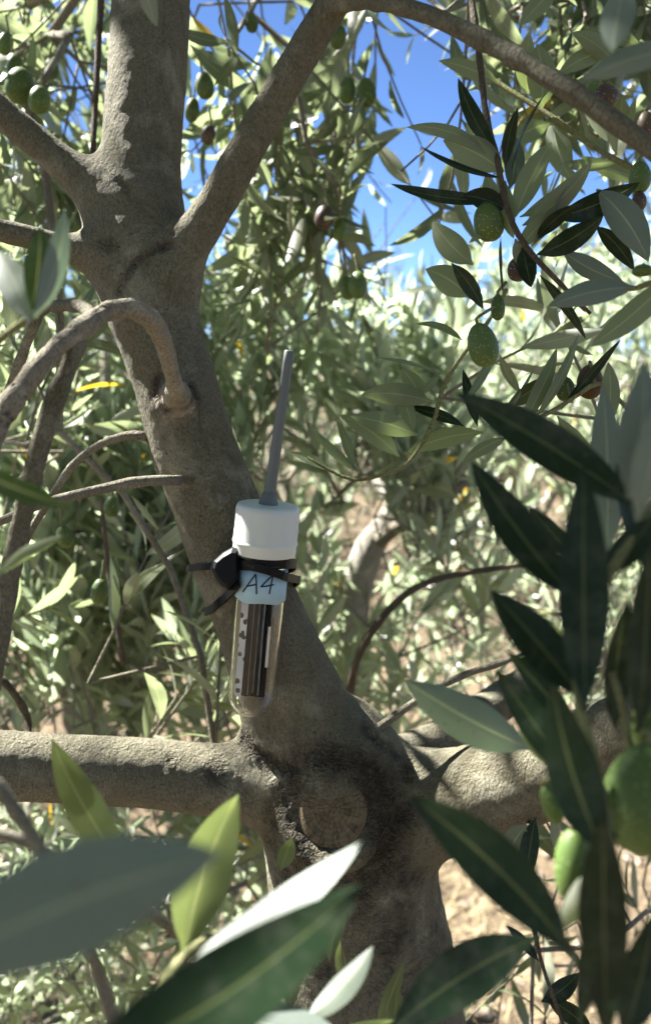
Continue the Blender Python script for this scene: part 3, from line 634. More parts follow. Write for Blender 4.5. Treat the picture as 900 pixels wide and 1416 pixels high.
# --- leaves close to the lens, left edge and top
La = twig([(-60, 520, .27, 6), (0, 470, .27, 6), (40, 440, .27, 5), (52, 420, .27, 4)], M_SHOOT)
many([(-8, 345, 42, 446, 48, -1, 10, 6), (56, 312, 44, 430, 40, 1, 15, 4, dict(mat=M_LEAF_DK)), (90, 285, 48, 440, 36, -1, 30, 8)], La, .255, M_LEAF_GREY)
hl((95, 700), (-60, 636), 36, .23, .22, 1, 20, 6, M_LEAF_DK, La); hl((-10, 800), (90, 740), 18, .28, .28, -1, 20, 6, M_LEAF_YOUNG, La); hl((218, 38), (196, -50), 24, .34, .33, -1, 10, 3, M_LEAF_GREY)

# ------------------------------------------------------------------ shoots and crowns grown from rules
def template(nseg, half, bend, fold, tw, asym=0):
    def cen(t): return Vector((asym * .06 * math.sin(math.pi * t), t, -bend * (t * t) + bend * .35 * t))
    def tn(t): return (cen(min(1, t + .01)) - cen(max(0, t - .01))).normalized()
    def xd(t): return (Quaternion(tn(t), tw * (t - .3)) @ Vector((1, 0, 0)))
    def nd(t): return xd(t).cross(tn(t)).normalized()
    V, U, Fc = leaf_strip(cen, xd, nd, .205, nseg, half, fold)
    return np.array([list(v) for v in V]), np.array(U), np.array(Fc)
TPL = [template(6, 1, b, f, t, a) for b, f, t, a in ((.10, .3, .2, 1), (.22, .2, -.4, -1), (-.10, .35, .5, .5), (.34, .25, 0, -.5), (.05, .6, -.6, 0))]
TPL_FAR = [template(3, 1, b, f, t) for b, f, t in ((.1, .3, .2), (.25, .25, -.4), (-.1, .4, .4))]
TPL_MESH = {}
def tpl_mesh(v, mat):
    if (v, mat.name) not in TPL_MESH:
        V, U, Fc = TPL[v]; me = mesh_from('leaf', V, Fc, U); me.materials.append(mat); TPL_MESH[(v, mat.name)] = me
    return TPL_MESH[(v, mat.name)]
def inpoly(x, y, poly):
    c = False; j = len(poly) - 1
    for i in range(len(poly)):
        (xi, yi), (xj, yj) = poly[i], poly[j]
        if (yi > y) != (yj > y) and x < (xj - xi) * (y - yi) / (yj - yi) + xi: c = not c
        j = i
    return c
# open gaps in the foliage as the photo shows them: (polygon, share of leaves kept)
GAPS = [([(520, 95), (560, 75), (610, 45), (660, 120), (720, 185), (705, 225), (620, 215), (585, 250), (610, 300), (630, 345), (575, 385), (515, 355), (495, 290), (515, 220), (520, 150)], .10),
        ([(240, 225), (345, 235), (330, 310), (300, 350), (240, 335)], .08), ([(335, -20), (405, -20), (380, 60), (325, 90)], .1), ([(50, 75), (125, 85), (135, 195), (88, 190)], .2), ([(490, 35), (560, 55), (560, 115), (495, 105)], .25),
        ([(600, 650), (790, 640), (790, 735), (640, 725)], .4), ([(560, 830), (720, 830), (720, 1010), (560, 1000)], .55), ([(430, 330), (500, 330), (500, 370), (440, 375)], .4),
        ([(620, 1190), (900, 1130), (900, 1430), (640, 1430)], .55), ([(700, 215), (900, 200), (900, 330), (700, 300)], .35), ([(478, 745), (550, 735), (520, 850), (462, 850)], .12)]
SUNPATCH = []
def sun_hole(x, y, d, r): SUNPATCH.append((P(x, y, d), r))
class Tree:
    def __init__(s, root, mat, far=False):
        s.root = root; s.mat = mat; s.far = far; s.M = []; s.var = []; s.tint = []; s.stems = []; s.nodes = []; s.par = []; s.cnt = []; s.bases = []; s.near = []
    def limb(s, pts):            # world points that shoots may attach to
        for p in pts: s.nodes.append(Vector(p)); s.par.append(-1)
    def leaf(s, base, d, n, Ln, gaps=True):
        x = d.cross(n)
        if x.length < 1e-4: return
        x.normalize(); z = x.cross(d); k = Ln * rng.uniform(.85, 1.15)
        s.M.append([[x.x * k, d.x * Ln, z.x * Ln, base.x], [x.y * k, d.y * Ln, z.y * Ln, base.y], [x.z * k, d.z * Ln, z.z * Ln, base.z]])
        s.var.append(rng.randrange(len(TPL_FAR if s.far else TPL))); s.tint.append(rng.random())
    def shoot(s, base, d, length, leafL, droop=-.2, space=.02, wood=True, leans=(.5, 1.1)):
        d = d.normalized(); pts = [base.copy()]; p = base.copy(); k = max(4, int(length / space)); ph = rng.uniform(0, 6.28)
        for i in range(k):
            d = (d + Vector((rng.gauss(0, .08), rng.gauss(0, .08), droop * .09 + rng.gauss(0, .06)))).normalized()
            p = p + d * space; pts.append(p.copy())
            a = d.cross(Vector((.3, .2, 1))).normalized(); b = d.cross(a); t = i / k
            if t < .12: continue
            for sgn in (0, math.pi):
                if rng.random() < .1: continue
                an = ph + i * 1.5708 + sgn + rng.gauss(0, .3); sv = a * math.cos(an) + b * math.sin(an)
                lean = rng.uniform(*leans); ld = (d * math.cos(lean) + sv * math.sin(lean) + Vector((0, 0, -.12))).normalized()
                nn = (d * math.sin(lean) - sv * math.cos(lean) + Vector((rng.gauss(0, .45), rng.gauss(0, .45), rng.gauss(0, .45))))
                Ln = leafL * rng.uniform(.7, 1.15) * (1 - .45 * max(0, t - .55) / .45)
                s.leaf(p, ld, nn, Ln)
        s.leaf(p, d, a + b, leafL * .55)
        if wood: s.stems.append((pts, .0013)); s.bases.append(base.copy())
    def connect(s):              # twigs growing from the limbs out to each shoot
        if not s.nodes or not s.bases: return
        root = s.nodes[0]; A = [list(v) for v in s.nodes]; own = list(range(len(A))); segs = []; cnt = {}
        order = sorted(s.bases, key=lambda b: min((b - n).length for n in s.nodes)); nb = len(A)
        arr = np.zeros((nb + len(order) * 40, 3)); arr[:nb] = A; m = nb; parent = {}
        for b in order:
            dv = np.linalg.norm(arr[:m] - np.array(b), axis=1); j = int(dv.argmin()); a = Vector(arr[j]); dist = dv[j]
            k = max(1, min(30, int(dist / .06))); prev = j; path = [j]
            mid = (a + b) / 2 + Vector((rng.gauss(0, .1), rng.gauss(0, .1), rng.uniform(-.05, .15))) * dist
            for q in range(1, k + 1):
                t = q / k; pt = a * (1 - t) ** 2 + mid * 2 * t * (1 - t) + b * t * t
                arr[m] = pt; parent[m] = prev; path.append(m); prev = m; m += 1
            segs.append(path); q = prev
            while q in parent: cnt[q] = cnt.get(q, 0) + 1; q = parent[q]
        for path in segs:
            pts = [Vector(arr[i]) for i in path]; rr = [.0012 * max(1, cnt.get(i, 1)) ** .40 for i in path]; rr[0] = rr[1] if len(rr) > 1 else rr[0]
            s.stems.append((pts, rr))
    def zone(s, n, x0, x1, y0, y1, d0, d1, up=(0, 0, 1), spread=.6, length=(.12, .3), leafL=.055, droop=-.2, leans=(.5, 1.1)):
        for _ in range(n):
            x, y, d = rng.uniform(x0, x1), rng.uniform(y0, y1), d0 + (d1 - d0) * rng.random()
            b = P(x, y, d); 
            if b.z < .12: continue
            dr = Vector(up) + Vector((rng.gauss(0, spread), rng.gauss(0, spread), rng.gauss(0, spread)))
            ln = rng.uniform(*length); u_ = dr.normalized(); skip = False
            for f_ in (-.08, ln * .5 - .04, ln):
                x_, y_, _d = px(b + u_ * f_)
                if any(inpoly(x_, y_, poly) for poly, kp in GAPS[:5]): skip = True
            if skip and rng.random() < .85: continue
            s.shoot(b - u_ * .08, dr, ln, leafL, droop, leans=leans)
    def blob(s, n, c, rad, spread=.7, length=(.15, .35), leafL=.055, droop=-.2, shell=.35, space=.02):
        c = Vector(c)
        for _ in range(n):
            v = Vector((rng.gauss(0, 1), rng.gauss(0, 1), rng.gauss(0, 1))).normalized() * (shell + (1 - shell) * rng.random() ** .6)
            b = c + Vector((v.x * rad[0], v.y * rad[1], v.z * rad[2]))
            if b.z < .15: continue
            dr = v * .8 + Vector((rng.gauss(0, spread), rng.gauss(0, spread), rng.gauss(0, spread) + .35))
            s.shoot(b, dr, rng.uniform(*length), leafL, droop, space)

SUNHOLES = ((485, 820, 1.2, .11), (505, 765, 1.2, .10), (650, 1045, .46, .036), (700, 1070, .45, .034), (585, 1055, .47, .02), (345, 1030, .49, .014), (170, 490, .47, .04), (182, 540, .47, .035), (190, 575, .47, .03), (150, 100, .5, .022), (150, 160, .5, .02), (25, 1025, .47, .04), (60, 1022, .47, .03),
            (440, 1200, .19, .05), (380, 1240, .2, .05), (330, 1400, .26, .045), (480, 1350, .27, .03), (180, 440, .39, .012), (130, 445, .38, .012), (120, 676, .45, .02), (310, 1150, .27, .05), (110, 1090, .29, .05))
for a in SUNHOLES: sun_hole(*a)

TREES = []
# near tree: sprays hanging into the top of the view, then the shading crown overhead
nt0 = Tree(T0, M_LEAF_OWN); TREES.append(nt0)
nt0.limb([PATHS[0][0][i] for i in range(len(PATHS[0][0]) - 14, len(PATHS[0][0]))]); nt0.limb([P(209, -160, .54)]); nt0.limb([PATHS[4][0][-1], PATHS[5][0][-1], PATHS[2][0][-1]])
def trunk_tube(tree, pts, mat, name='trunk', sides=12):
    pp, rr = catmull([p for p, r in pts], [r for p, r in pts], .035)
    V, Fc = tube_geo(pp, rr, sides, wob=.12); obj(name, mesh_from(name, V, Fc), mat, tree.root); return pp
for pts in ([(192, -400, .6, 24), (260, -330, .68, 18), (380, -230, .78, 13), (470, -180, .85, 9)], [(190, -420, .6, 26), (330, -420, .66, 20), (560, -330, .72, 15), (760, -230, .76, 11), (900, -160, .78, 8)],
            [(190, -420, .6, 24), (120, -300, .7, 17), (60, -170, .8, 12), (30, -90, .86, 8)]):
    nt0.limb(trunk_tube(nt0, [(P(x, y, d), r / F * d) for x, y, d, r in pts], M_TWIG, 'limb', 9)[2:])
dn = (0, .1, -1)
nt0.zone(60, -20, 150, -40, 260, .75, 1.1, dn, .6, (.12, .25), .058, .2)
nt0.zone(75, 255, 525, -30, 330, .72, 1.0, dn, .55, (.12, .24), .058, .2)
nt0.zone(9, 650, 900, 1150, 1440, .62, .95, (.1, 0, 1), .7, (.1, .18), .055)
nt0.zone(16, 280, 530, 280, 400, .75, .95, (0, 0, 1), .8, (.1, .18), .058, .1)
nt0.zone(60, 600, 930, -60, 170, .62, .95, dn, .8, (.12, .22), .056, .2)
nt0.zone(10, 580, 760, -60, 40, .65, .9, (-.3, 0, -1), .6, (.1, .2), .056, .2)
nt0.zone(5, 640, 760, 340, 480, .55, .7, (0, 0, 1), .7, (.08, .14), .055)
nt0.zone(7, 60, 330, 760, 960, .62, .85, (.1, 0, 1), .5, (.1, .16), .055)
nt0.zone(5, 0, 130, 420, 620, .62, .8, (.1, 0, 1), .5, (.1, .16), .055)
# own crown overhead, with unseen masses added round viewer to shade trunk and leaves
nt0.blob(420, (-.70, .62, 2.28), (.85, .62, .42), length=(.18, .34), leafL=.072, shell=.1)
nt0.blob(420, (.15, -.15, 2.25), (1.25, .95, .40), length=(.18, .34), leafL=.074, shell=.1)
nt0.blob(330, (.1, -.95, 1.6), (1.5, .40, 1.0), length=(.18, .34), leafL=.074, shell=.1)
nt0.blob(120, (1.25, .1, 1.5), (.35, .8, .8), length=(.18, .34), leafL=.072, shell=.1)
nt0.blob(110, (-1.25, .0, 1.45), (.35, .65, .8), length=(.18, .34), leafL=.072, shell=.1)
for pxl in ((480, 125, 12, 18, .70), (507, 128, 13, 20, .69), (492, 166, 11, 15, .70), (283, 118, 13, 19, .70), (266, 152, 10, 17, .71), (288, 186, 10, 14, .70), (28, 118, 20, 24, .68), (55, 138, 15, 19, .67), (495, 394, 13, 19, .70), (480, 398, 11, 17, .72), (155, 700, 11, 15, .66), (90, 742, 12, 16, .64), (138, 818, 12, 18, .66), (22, 92, 13, 18, .69), (348, 32, 9, 13, .72), (468, 52, 11, 16, .70), (448, 300, 13, 17, .72), (470, 318, 10, 15, .73), (8, 60, 11, 16, .7), (72, 95, 10, 14, .72)):
    x, y, a, b, d = pxl
    olive(x, y, a, b, d, M_OLIVE_PUR if (x, y) in ((288, 186), (448, 300)) else rng.choice([M_OLIVE, M_OLIVE_DK]), rng.uniform(-15, 15))

def grow_tree(label, base, fork, limbs, r0, far=False, mat=None):
    rt = thing('olive_tree', label, 'tree', (base[0], base[1], 0), 'olive trees in the orchard')
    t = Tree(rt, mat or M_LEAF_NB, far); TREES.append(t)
    b = Vector(base); f = Vector(fork)
    trunk_tube(t, [(b - Vector((0, 0, .08)), r0 * 1.5), (b + (f - b) * .15, r0 * 1.1), (b + (f - b) * .55 + Vector((.03, .02, 0)), r0 * .95), (f, r0 * .85)], M_TWIG)
    for e in limbs:
        e = Vector(e); m = (f + e) / 2 + Vector((rng.uniform(-.06, .06), rng.uniform(-.06, .06), .05))
        pp = trunk_tube(t, [(f - (f - b).normalized() * .05, r0 * .6), (f * .6 + m * .4, r0 * .55), (m, r0 * .42), (e, r0 * .2)], M_TWIG, 'limb', 9); t.limb(pp[3:])
    return t
# neighbour whose sunlit trunk shows just behind, centre
g = P(430, 1160, 1.34); c0 = Vector((g.x, g.y + .3, 0))
rt = thing('olive_tree', 'neighbouring olive tree whose pale sunlit trunk shows right of the tube', 'tree', c0, 'olive trees in the orchard')
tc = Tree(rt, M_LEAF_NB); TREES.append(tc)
pp = trunk_tube(tc, [(c0 - Vector((0, 0, .1)), .045), (P(440, 1120, 1.32), .034), (P(468, 960, 1.24), .028), (P(490, 815, 1.2), .0255), (P(512, 752, 1.2), .021), (P(548, 700, 1.24), .014), (P(520, 660, 1.3), .011), (P(500, 560, 1.36), .008), (P(520, 450, 1.4), .006)], M_BARK_PALE); tc.limb(pp[len(pp) // 2:])
pp = trunk_tube(tc, [(P(505, 765, 1.2), .012), (P(540, 735, 1.18), .010), (P(600, 700, 1.15), .007), (P(650, 660, 1.15), .005)], M_TWIG, 'limb', 8); tc.limb(pp[2:])
pp = trunk_tube(tc, [(P(478, 860, 1.22), .012), (P(430, 800, 1.25), .010), (P(400, 700, 1.3), .008), (P(360, 600, 1.35), .006)], M_TWIG, 'limb', 8); tc.limb(pp[2:])
tc.zone(170, 290, 640, 400, 720, 1.05, 1.4, (-.08, 0, 1), .25, (.12, .28), .066, leans=(.25, .8))
tc.zone(80, 400, 700, 620, 1000, 1.0, 1.4, (.2, 0, 1), .5, (.1, .22), .06, leans=(.3, .9))
tc.zone(40, 290, 480, 740, 980, 1.1, 1.4, (.2, 0, 1), .5, (.1, .22), .06)
tl = grow_tree('bushy olive tree filling the left behind the trunk', (-.55, 1.9, 0), (-.55, 1.85, .55), [P(80, 700, 1.5), P(230, 800, 1.6), P(0, 500, 1.8), P(150, 400, 2.0), P(-200, 500, 1.7)], .05)
tl.zone(150, -70, 320, 400, 900, 1.0, 1.35, (-.08, 0, 1), .25, (.12, .3), .066, leans=(.25, .8))
tl.zone(60, -80, 160, 130, 420, 1.1, 1.5, (0, 0, 1), .6, (.15, .3), .055)
tl.zone(120, -70, 330, 680, 1020, .95, 1.3, (-.08, 0, 1), .25, (.12, .28), .066, leans=(.25, .8))
tl.zone(150, -120, 380, 1120, 1416, .9, 1.4, (.1, 0, 1), .7, (.1, .22), .052)
tr = grow_tree('sparse olive tree behind the dark leaves on the right', (.75, 2.5, 0), (.78, 2.45, .55), [P(650, 560, 2.2), P(800, 480, 2.3), P(900, 620, 2.1), P(720, 700, 2.0), P(980, 450, 2.4)], .05)
tr.zone(150, 600, 980, 430, 700, 1.5, 2.8, (-.08, 0, 1), .25, (.15, .3), .066, leans=(.25, .8))
tr.zone(100, 560, 950, 700, 1000, 1.3, 2.2, (0, 0, 1), .6, (.1, .25), .05)
tr.zone(40, 760, 960, 340, 450, 1.6, 2.4, (0, 0, 1), .5, (.15, .3), .052)
FARL = [('grey green olive tree in the distance, right of centre', (1.15, 6.2), 0.75, 1.05), ('distant olive tree seen past the leaning trunk', (-.35, 5.2), .75, 1.0)]
FAR = []
for lab, (x, y), h, rad in FARL:
    t = grow_tree(lab, (x, y, 0), (x, y, .5), [(x + rad * .5 * math.cos(a), y + rad * .5 * math.sin(a), h + .2) for a in (0, 1.3, 2.6, 3.9, 5.2)], .07, True, M_LEAF_FAR)
    t.blob(420, (x, y, h), (rad, rad, .62), leafL=.072, length=(.15, .3), space=.026); FAR.append(t)
for t in TREES:
    t.connect()
    M = np.array(t.M).reshape(-1, 3, 4); c = M[:, :, 3] + M[:, :, 1] * .5; X, Yp, D = px_np(c); keep = np.ones(len(M), bool); rnd = nrg.rand(len(M))
    for poly, kp in GAPS:
        ins = np.zeros(len(M), bool); q = len(poly) - 1
        for i in range(len(poly)):
            (xi, yi), (xj, yj) = poly[i], poly[q]
            if yi != yj: ins ^= ((yi > Yp) != (yj > Yp)) & (X < (xj - xi) * (Yp - yi) / (yj - yi) + xi)
            q = i
        keep &= ~(ins & (D > .5) & (rnd > kp))
    sv = np.array(TO_SUN)
    for p, r in SUNPATCH:
        t.stems = [q for q in t.stems if isinstance(q[1], list) or not any((w_ := v_ - p).dot(TO_SUN) > .05 and (w_ - TO_SUN * w_.dot(TO_SUN)).length < r * .7 for v_ in q[0][::2])]
        v = c - np.array(p); tt = v @ sv; keep &= ~((tt > .05) & (np.linalg.norm(v - tt[:, None] * sv, axis=1) < r))
    t.M = M[keep]; t.var = np.array(t.var)[keep]; t.tint = np.array(t.tint)[keep]

# which leaves can be seen largest: a coarse depth grid
GW, GH, CS = 230, 360, 4
Z = np.full((GH, GW), 9e9)
def splat(A, d=None):
    x, y, dd = px_np(A); i = (x / CS).astype(int); j = (y / CS).astype(int)
    ok = (i >= 0) & (i < 225) & (j >= 0) & (j < 354) & (dd > .05); return i, j, dd, ok
sA = [bA] + [np.array([v.co[:] for v in o.data.vertices]) for o in HAND]
for A in sA:
    i, j, dd, ok = splat(A); np.minimum.at(Z, (j[ok], i[ok]), dd[ok])
info = []
for t in TREES:
    M = np.array(t.M).reshape(-1, 3, 4); t.MA = M
    for f in (.2, .5, .8):
        i, j, dd, ok = splat(M[:, :, 3] + M[:, :, 1] * f); np.minimum.at(Z, (j[ok], i[ok]), dd[ok])
for ti, t in enumerate(TREES):
    M = t.MA; vis = np.zeros(len(M)); 
    for f in (.2, .35, .5, .65, .8):
        i, j, dd, ok = splat(M[:, :, 3] + M[:, :, 1] * f); i = np.clip(i, 0, GW - 1); j = np.clip(j, 0, GH - 1)
        vis += ok & (dd <= Z[j, i] + .012)
    x, y, dd = px_np(M[:, :, 3]); x2, y2, _ = px_np(M[:, :, 3] + M[:, :, 1])
    size = np.hypot(x2 - x, y2 - y) * np.linalg.norm(M[:, :, 0], axis=1) / dd * F
    score = vis * size
    cap = (300 - len([o for o in HAND])) if ti == 0 else (0 if t.far else 300)
    pick = [k for k in np.argsort(-score)[:max(0, cap)] if score[k] > 0]; t.pick = set(int(k) for k in pick)
for ti, t in enumerate(TREES):
    M = t.MA; var = np.array(t.var); tint = np.array(t.tint); keep = np.ones(len(M), bool); keep[list(t.pick)] = False
    for k in t.pick:
        m = M[k]; o = obj('leaf', tpl_mesh(t.var[k], t.mat), None, t.root, mw=Matrix([list(m[0]), list(m[1]), list(m[2]), [0, 0, 0, 1]]))
    VV, FF, UU, TT = [], [], [], []; off_ = 0
    for v, (V, U, Fc) in enumerate(TPL_FAR if t.far else TPL):
        q = M[keep & (var == v)]; tq = tint[keep & (var == v)]
        if not len(q): continue
        W_ = np.einsum('nij,kj->nki', q[:, :, :3], V) + q[:, None, :, 3]
        VV.append(W_.reshape(-1, 3)); FF.append((Fc[None] + (np.arange(len(q)) * len(V))[:, None, None] + off_).reshape(-1, 4)); UU.append(np.tile(U, (len(q), 1))); TT.append(np.repeat(tq, len(V))); off_ += len(q) * len(V)
    if VV: obj('foliage', mesh_from('foliage', np.concatenate(VV), np.concatenate(FF), np.concatenate(UU), True, np.concatenate(TT)), t.mat, t.root, 'stuff')
    V, Fc = [], []
    for pts, r in t.stems:
        rr = r if isinstance(r, list) else [r * (1 - .5 * i / len(pts)) for i in range(len(pts))]
        if isinstance(r, (list)) is False and not t.far: pts, rr = pts[::2] + [pts[-1]], rr[::2] + [rr[-1]]
        tube_geo(pts, rr, 4 if t.far else 5, V, Fc, cap=False)
    if V: obj('fine_twigs', mesh_from('fine_twigs', V, Fc), M_TWIG, t.root, 'stuff')

# distant tree copies: more orchard behind, and unseen ones added to block front light
for k, (x, y, sc_, a, lab) in enumerate(((-2.5, 4.6, 1.1, 1.0, 'distant olive tree behind the left boughs'), (3.1, 5.4, 1.1, 2.1, 'distant olive tree beyond the dark leaves at the right edge'), (.45, 8.6, 1.05, 3.0, 'small distant olive tree under the gap of blue sky'),
        (-1.9, 8.2, 1.2, 4.0, 'far olive tree hidden by the leaves left of the trunk'), (2.6, 9.0, 1.15, 5.0, 'far olive tree low behind the sharp sprig'), (-4.5, 7.5, 1.3, .6, 'far olive tree beyond the left edge of the row'), (5.4, 8.0, 1.3, 1.7, 'far olive tree beyond the right edge of the row'),
        (1.2, 12.5, 1.3, 2.7, 'farthest olive tree behind the middle of the row'), (-1.2, 13.0, 1.3, 3.6, 'farthest olive tree behind the leaning trunk'), (4.2, 13.5, 1.4, 4.4, 'farthest olive tree at the right'),
        (-1.3, -1.5, 1.15, .9, 'unseen olive tree added behind the viewer on the left to block light'), (.15, -1.75, 1.2, 2.2, 'unseen olive tree added directly behind the viewer to block light'), (1.6, -1.4, 1.15, 3.3, 'unseen olive tree added behind the viewer on the right to block light'))):
    src = FAR[k % 2].root; c = src.copy(); COL.objects.link(c); c.location = (x, y, 0); c.rotation_euler = (0, 0, a); c.scale = (sc_, sc_, sc_); c['label'] = lab
    for ch in src.children:
        q = ch.copy(); COL.objects.link(q); q.parent = c

# ------------------------------------------------------------------ the sample tube strapped to the trunk
top_c = P(371, 697, .451); bot_c = P(346, 990, .4705)
AX = (top_c - bot_c).normalized(); TL = (top_c - bot_c).length
TX = (RT - AX * RT.dot(AX)).normalized(); TY = AX.cross(TX)
TM = Matrix(((TX.x, TY.x, AX.x, bot_c.x), (TX.y, TY.y, AX.y, bot_c.y), (TX.z, TY.z, AX.z, bot_c.z), (0, 0, 0, 1)))
def glass(name, tint=(1, 1, 1), rough=.0, ior=1.3):
    m, t = material(name); n = N(t); co = n('TexCoord').outputs[3]
    sm = n.noise(35, 4, .6, co)
    p = n('BsdfPrincipled', {'Base Color': (*tint, 1), 'Transmission Weight': 1, 'IOR': ior, 'Roughness': n('MapRange', {0: sm, 1: .5, 2: .8, 3: rough, 4: rough + .06}).outputs[0]}); n.out(p.outputs[0]); return m
M_GLASS = glass('clear_plastic')
M_CAP = simple_mat('white_cap_plastic', (.64, .68, .65), .42, .5, .05, 300, .02, 30, sss=.15)
M_GREY = simple_mat('grey_rod_plastic', (.125, .142, .14), .55, .45, .1, 500, .06, 60)
M_BLACK = simple_mat('black_nylon', (.006, .006, .007), .5, .18, .1, 300, .2, 60)
M_TAPE = simple_mat('pale_blue_tape', (.36, .55, .68), .7, .3, .3, 900, .06, 90)
M_INK = simple_mat('dark_ink', (.012, .014, .05), .5, .4)
vial = thing('sample_tube', 'clear round-bottomed tube with white cap and grey rod strapped to the trunk', 'tube', bot_c)
def onvial(V): return [TM @ Vector(v) for v in V]
def vpart(name, V, Fc, mat, parent=None, smooth=True, label=None, uvs=None):
    return obj(name, mesh_from(name, onvial(V), Fc, uvs, smooth), mat, parent or vial, label=label)
rb = .0124; H = TL
cz = H - .0262
prof_o = [(.0001, 0)] + [(rb * math.sin(a), rb * (1 - math.cos(a))) for a in np.linspace(.12, math.pi / 2, 12)] + [(rb * 1.005, .03), (rb * 1.02, cz - .008), (.0136, cz - .005), (.0150, cz - .0042), (.0153, cz - .0032), (.0150, cz - .0022), (.0141, cz - .0018), (.0139, cz - .0004), (.0146, cz + .0002), (.0139, cz + .001), (.0139, cz + .012)]
ri = rb - .0011
prof_i = [(.0128, cz + .012), (.0128, cz - .003), (ri * 1.04, cz - .0065), (ri * 1.02, cz - .009), (ri, .03)] + [(ri * math.sin(a), .0011 + ri * (1 - math.cos(a))) for a in np.linspace(math.pi / 2, .12, 12)] + [(.0001, .0011)]
V, Fc = lathe_geo(prof_o + prof_i, 64); vpart('tube_body', V, Fc, M_GLASS)
c0z = cz + .0006
prof_c = [(.0142, c0z), (.0160, c0z + .0001), (.0162, c0z + .0008), (.0162, c0z + .0048), (.0166, c0z + .0055), (.0167, c0z + .0063), (.0164, c0z + .0070), (.01635, c0z + .0078), (.0163, H - .0035), (.0160, H - .0016), (.0152, H - .0004), (.0140, H), (.0001, H + .0001)]
V, Fc = lathe_geo(prof_c, 144, (7, 8, .0003)); vpart('cap', V, Fc, M_CAP)
# grey rod standing in the cap
rt_ = P(400, 486, .4365); rb_ = P(371.5, 694, .4505); pp = [rb_ - (rt_ - rb_).normalized() * .004] + [rb_.lerp(rt_, t) for t in np.linspace(0, 1, 14)]
rads = [.0030] + [.0030 - .0005 * min(1, t * 1.2) for t in np.linspace(0, 1, 14)]
e = (rt_ - rb_).normalized(); pp.append(rt_ + e * .0006); rads.append(.0019)
V, Fc = tube_geo(pp, rads, 20); rod = obj('rod', mesh_from('rod', V, Fc), M_GREY, vial)
pp = [rb_ - e * .004 + e * q for q in (0, .001, .004, .0052, .0062, .0085, .0092)]
V, Fc = tube_geo(pp, [.0045, .0049, .0048, .0044, .0039, .0036, .0030], 24); obj('rod_collar', mesh_from('rod_collar', V, Fc), M_GREY, rod)
# tape label with handwriting
def hit(x, y, rad):                      # ray from the lens onto the tube's side
    o = TM.inverted() @ CAM; q = TM.inverted() @ P(x, y, 1.0); d = (q - o).normalized()
    a = d.x ** 2 + d.y ** 2; b = o.x * d.x + o.y * d.y; c = o.x ** 2 + o.y ** 2 - rad ** 2; D = b * b - a * c
    if D < 0: return None
    t = (-b - math.sqrt(D)) / a; return o + d * t
rtp = rb * 1.02 + .00025
zt = hit(360, 789, rtp).z; zb = hit(360, 836, rtp).z
V, Fc, kk = [], [], 40
for rr in (rtp, rtp + .00022):
    for i in range(kk + 1):
        a = math.pi * (1.03 + .97 * i / kk) - .06
        for z in (zb + .0004 * math.sin(i * .35), zb * .5 + zt * .5, zt): V.append((rr * math.cos(a), rr * math.sin(a), z))
nn = (kk + 1) * 3
for i in range(kk):
    for j in range(2):
        q = i * 3 + j; Fc.append((q, q + 1, q + 4, q + 3)); Fc.append((nn + q, nn + q + 3, nn + q + 4, nn + q + 1))
    for q in (i * 3, ): Fc.append((q, q + 3, nn + q + 3, nn + q)); Fc.append((q + 2, nn + q + 2, nn + q + 5, q + 5))
tape = vpart('tape_label', V, Fc, M_TAPE, label='pale blue tape marked A4')
def stroke(pts):
    pp = []
    for (x0, y0), (x1, y1) in zip(pts[:-1], pts[1:]):
        for j in range(8): pp.append((x0 + (x1 - x0) * j / 8, y0 + (y1 - y0) * j / 8))
    pp.append(pts[-1]); w3 = [TM @ hit(240 + x / 4.737, 740 + y / 4.737, rtp + .00028) for x, y in pp]
    V, Fc = tube_geo(w3, [.00042] * len(w3), 6); return V, Fc
for name, strokes in (('letter', ([(455, 372), (495, 315), (538, 255), (542, 300), (543, 386)], [(478, 336), (545, 322)])), ('digit', ([(650, 262), (610, 300), (572, 338), (612, 334), (656, 324)], [(652, 262), (640, 320), (627, 386)]))):
    V, Fc = [], []
    for s_ in strokes:
        v, f = stroke(s_); o_ = len(V); V += v; Fc += [tuple(o_ + q for q in ff) for ff in f]
    obj(name, mesh_from(name, V, Fc), M_INK, tape)
# dark rods and paper strips packed inside
M_ROD = simple_mat('dark_strip', (.005, .0055, .006), .45, .1, .2, 300, .4, 200)
M_ROD2 = simple_mat('grey_strip', (.15, .19, .23), .35, .4, .2, 300, .3, 200)
for i in range(13):
    x = -.0052 + .0112 * i / 12; yv = -.004 + rng.uniform(-.0012, .0012) + 18 * (x ** 2)
    r_ = rng.uniform(.0005, .0007); z0 = .0125 + rng.uniform(0, .002); z1 = zt + .003
    V, Fc = tube_geo([Vector((x, yv, z0)), Vector((x + rng.uniform(-.0004, .0004), yv, (z0 + z1) / 2)), Vector((x, yv, z1))], [r_] * 3, 8)
    vpart('inner_strip', V, Fc, M_ROD2 if i in (3, 6, 9) else M_ROD)
def box(x0, x1, y0, y1, z0, z1):
    V = [(x, y, z) for x in (x0, x1) for y in (y0, y1) for z in (z0, z1)]
    return V, [(0, 1, 3, 2), (4, 6, 7, 5), (0, 4, 5, 1), (2, 3, 7, 6), (0, 2, 6, 4), (1, 5, 7, 3)]
m, t_ = material('speckled_paper'); n = N(t_); co = n('TexCoord').outputs[3]
sp_ = n('TexVoronoi', {'Vector': n('Mapping', {0: co, 3: (1, 1, .7)}).outputs[0], 'Scale': 330}).outputs[0]; nz = n.noise(500, 3, .6, co)
c = n.mix(n('MapRange', {0: n.math('ADD', sp_, n.math('MULTIPLY', nz, .5)), 1: .55, 2: .66, 3: 1, 4: 0}).outputs[0], (.55, .58, .58), (.02, .02, .02))
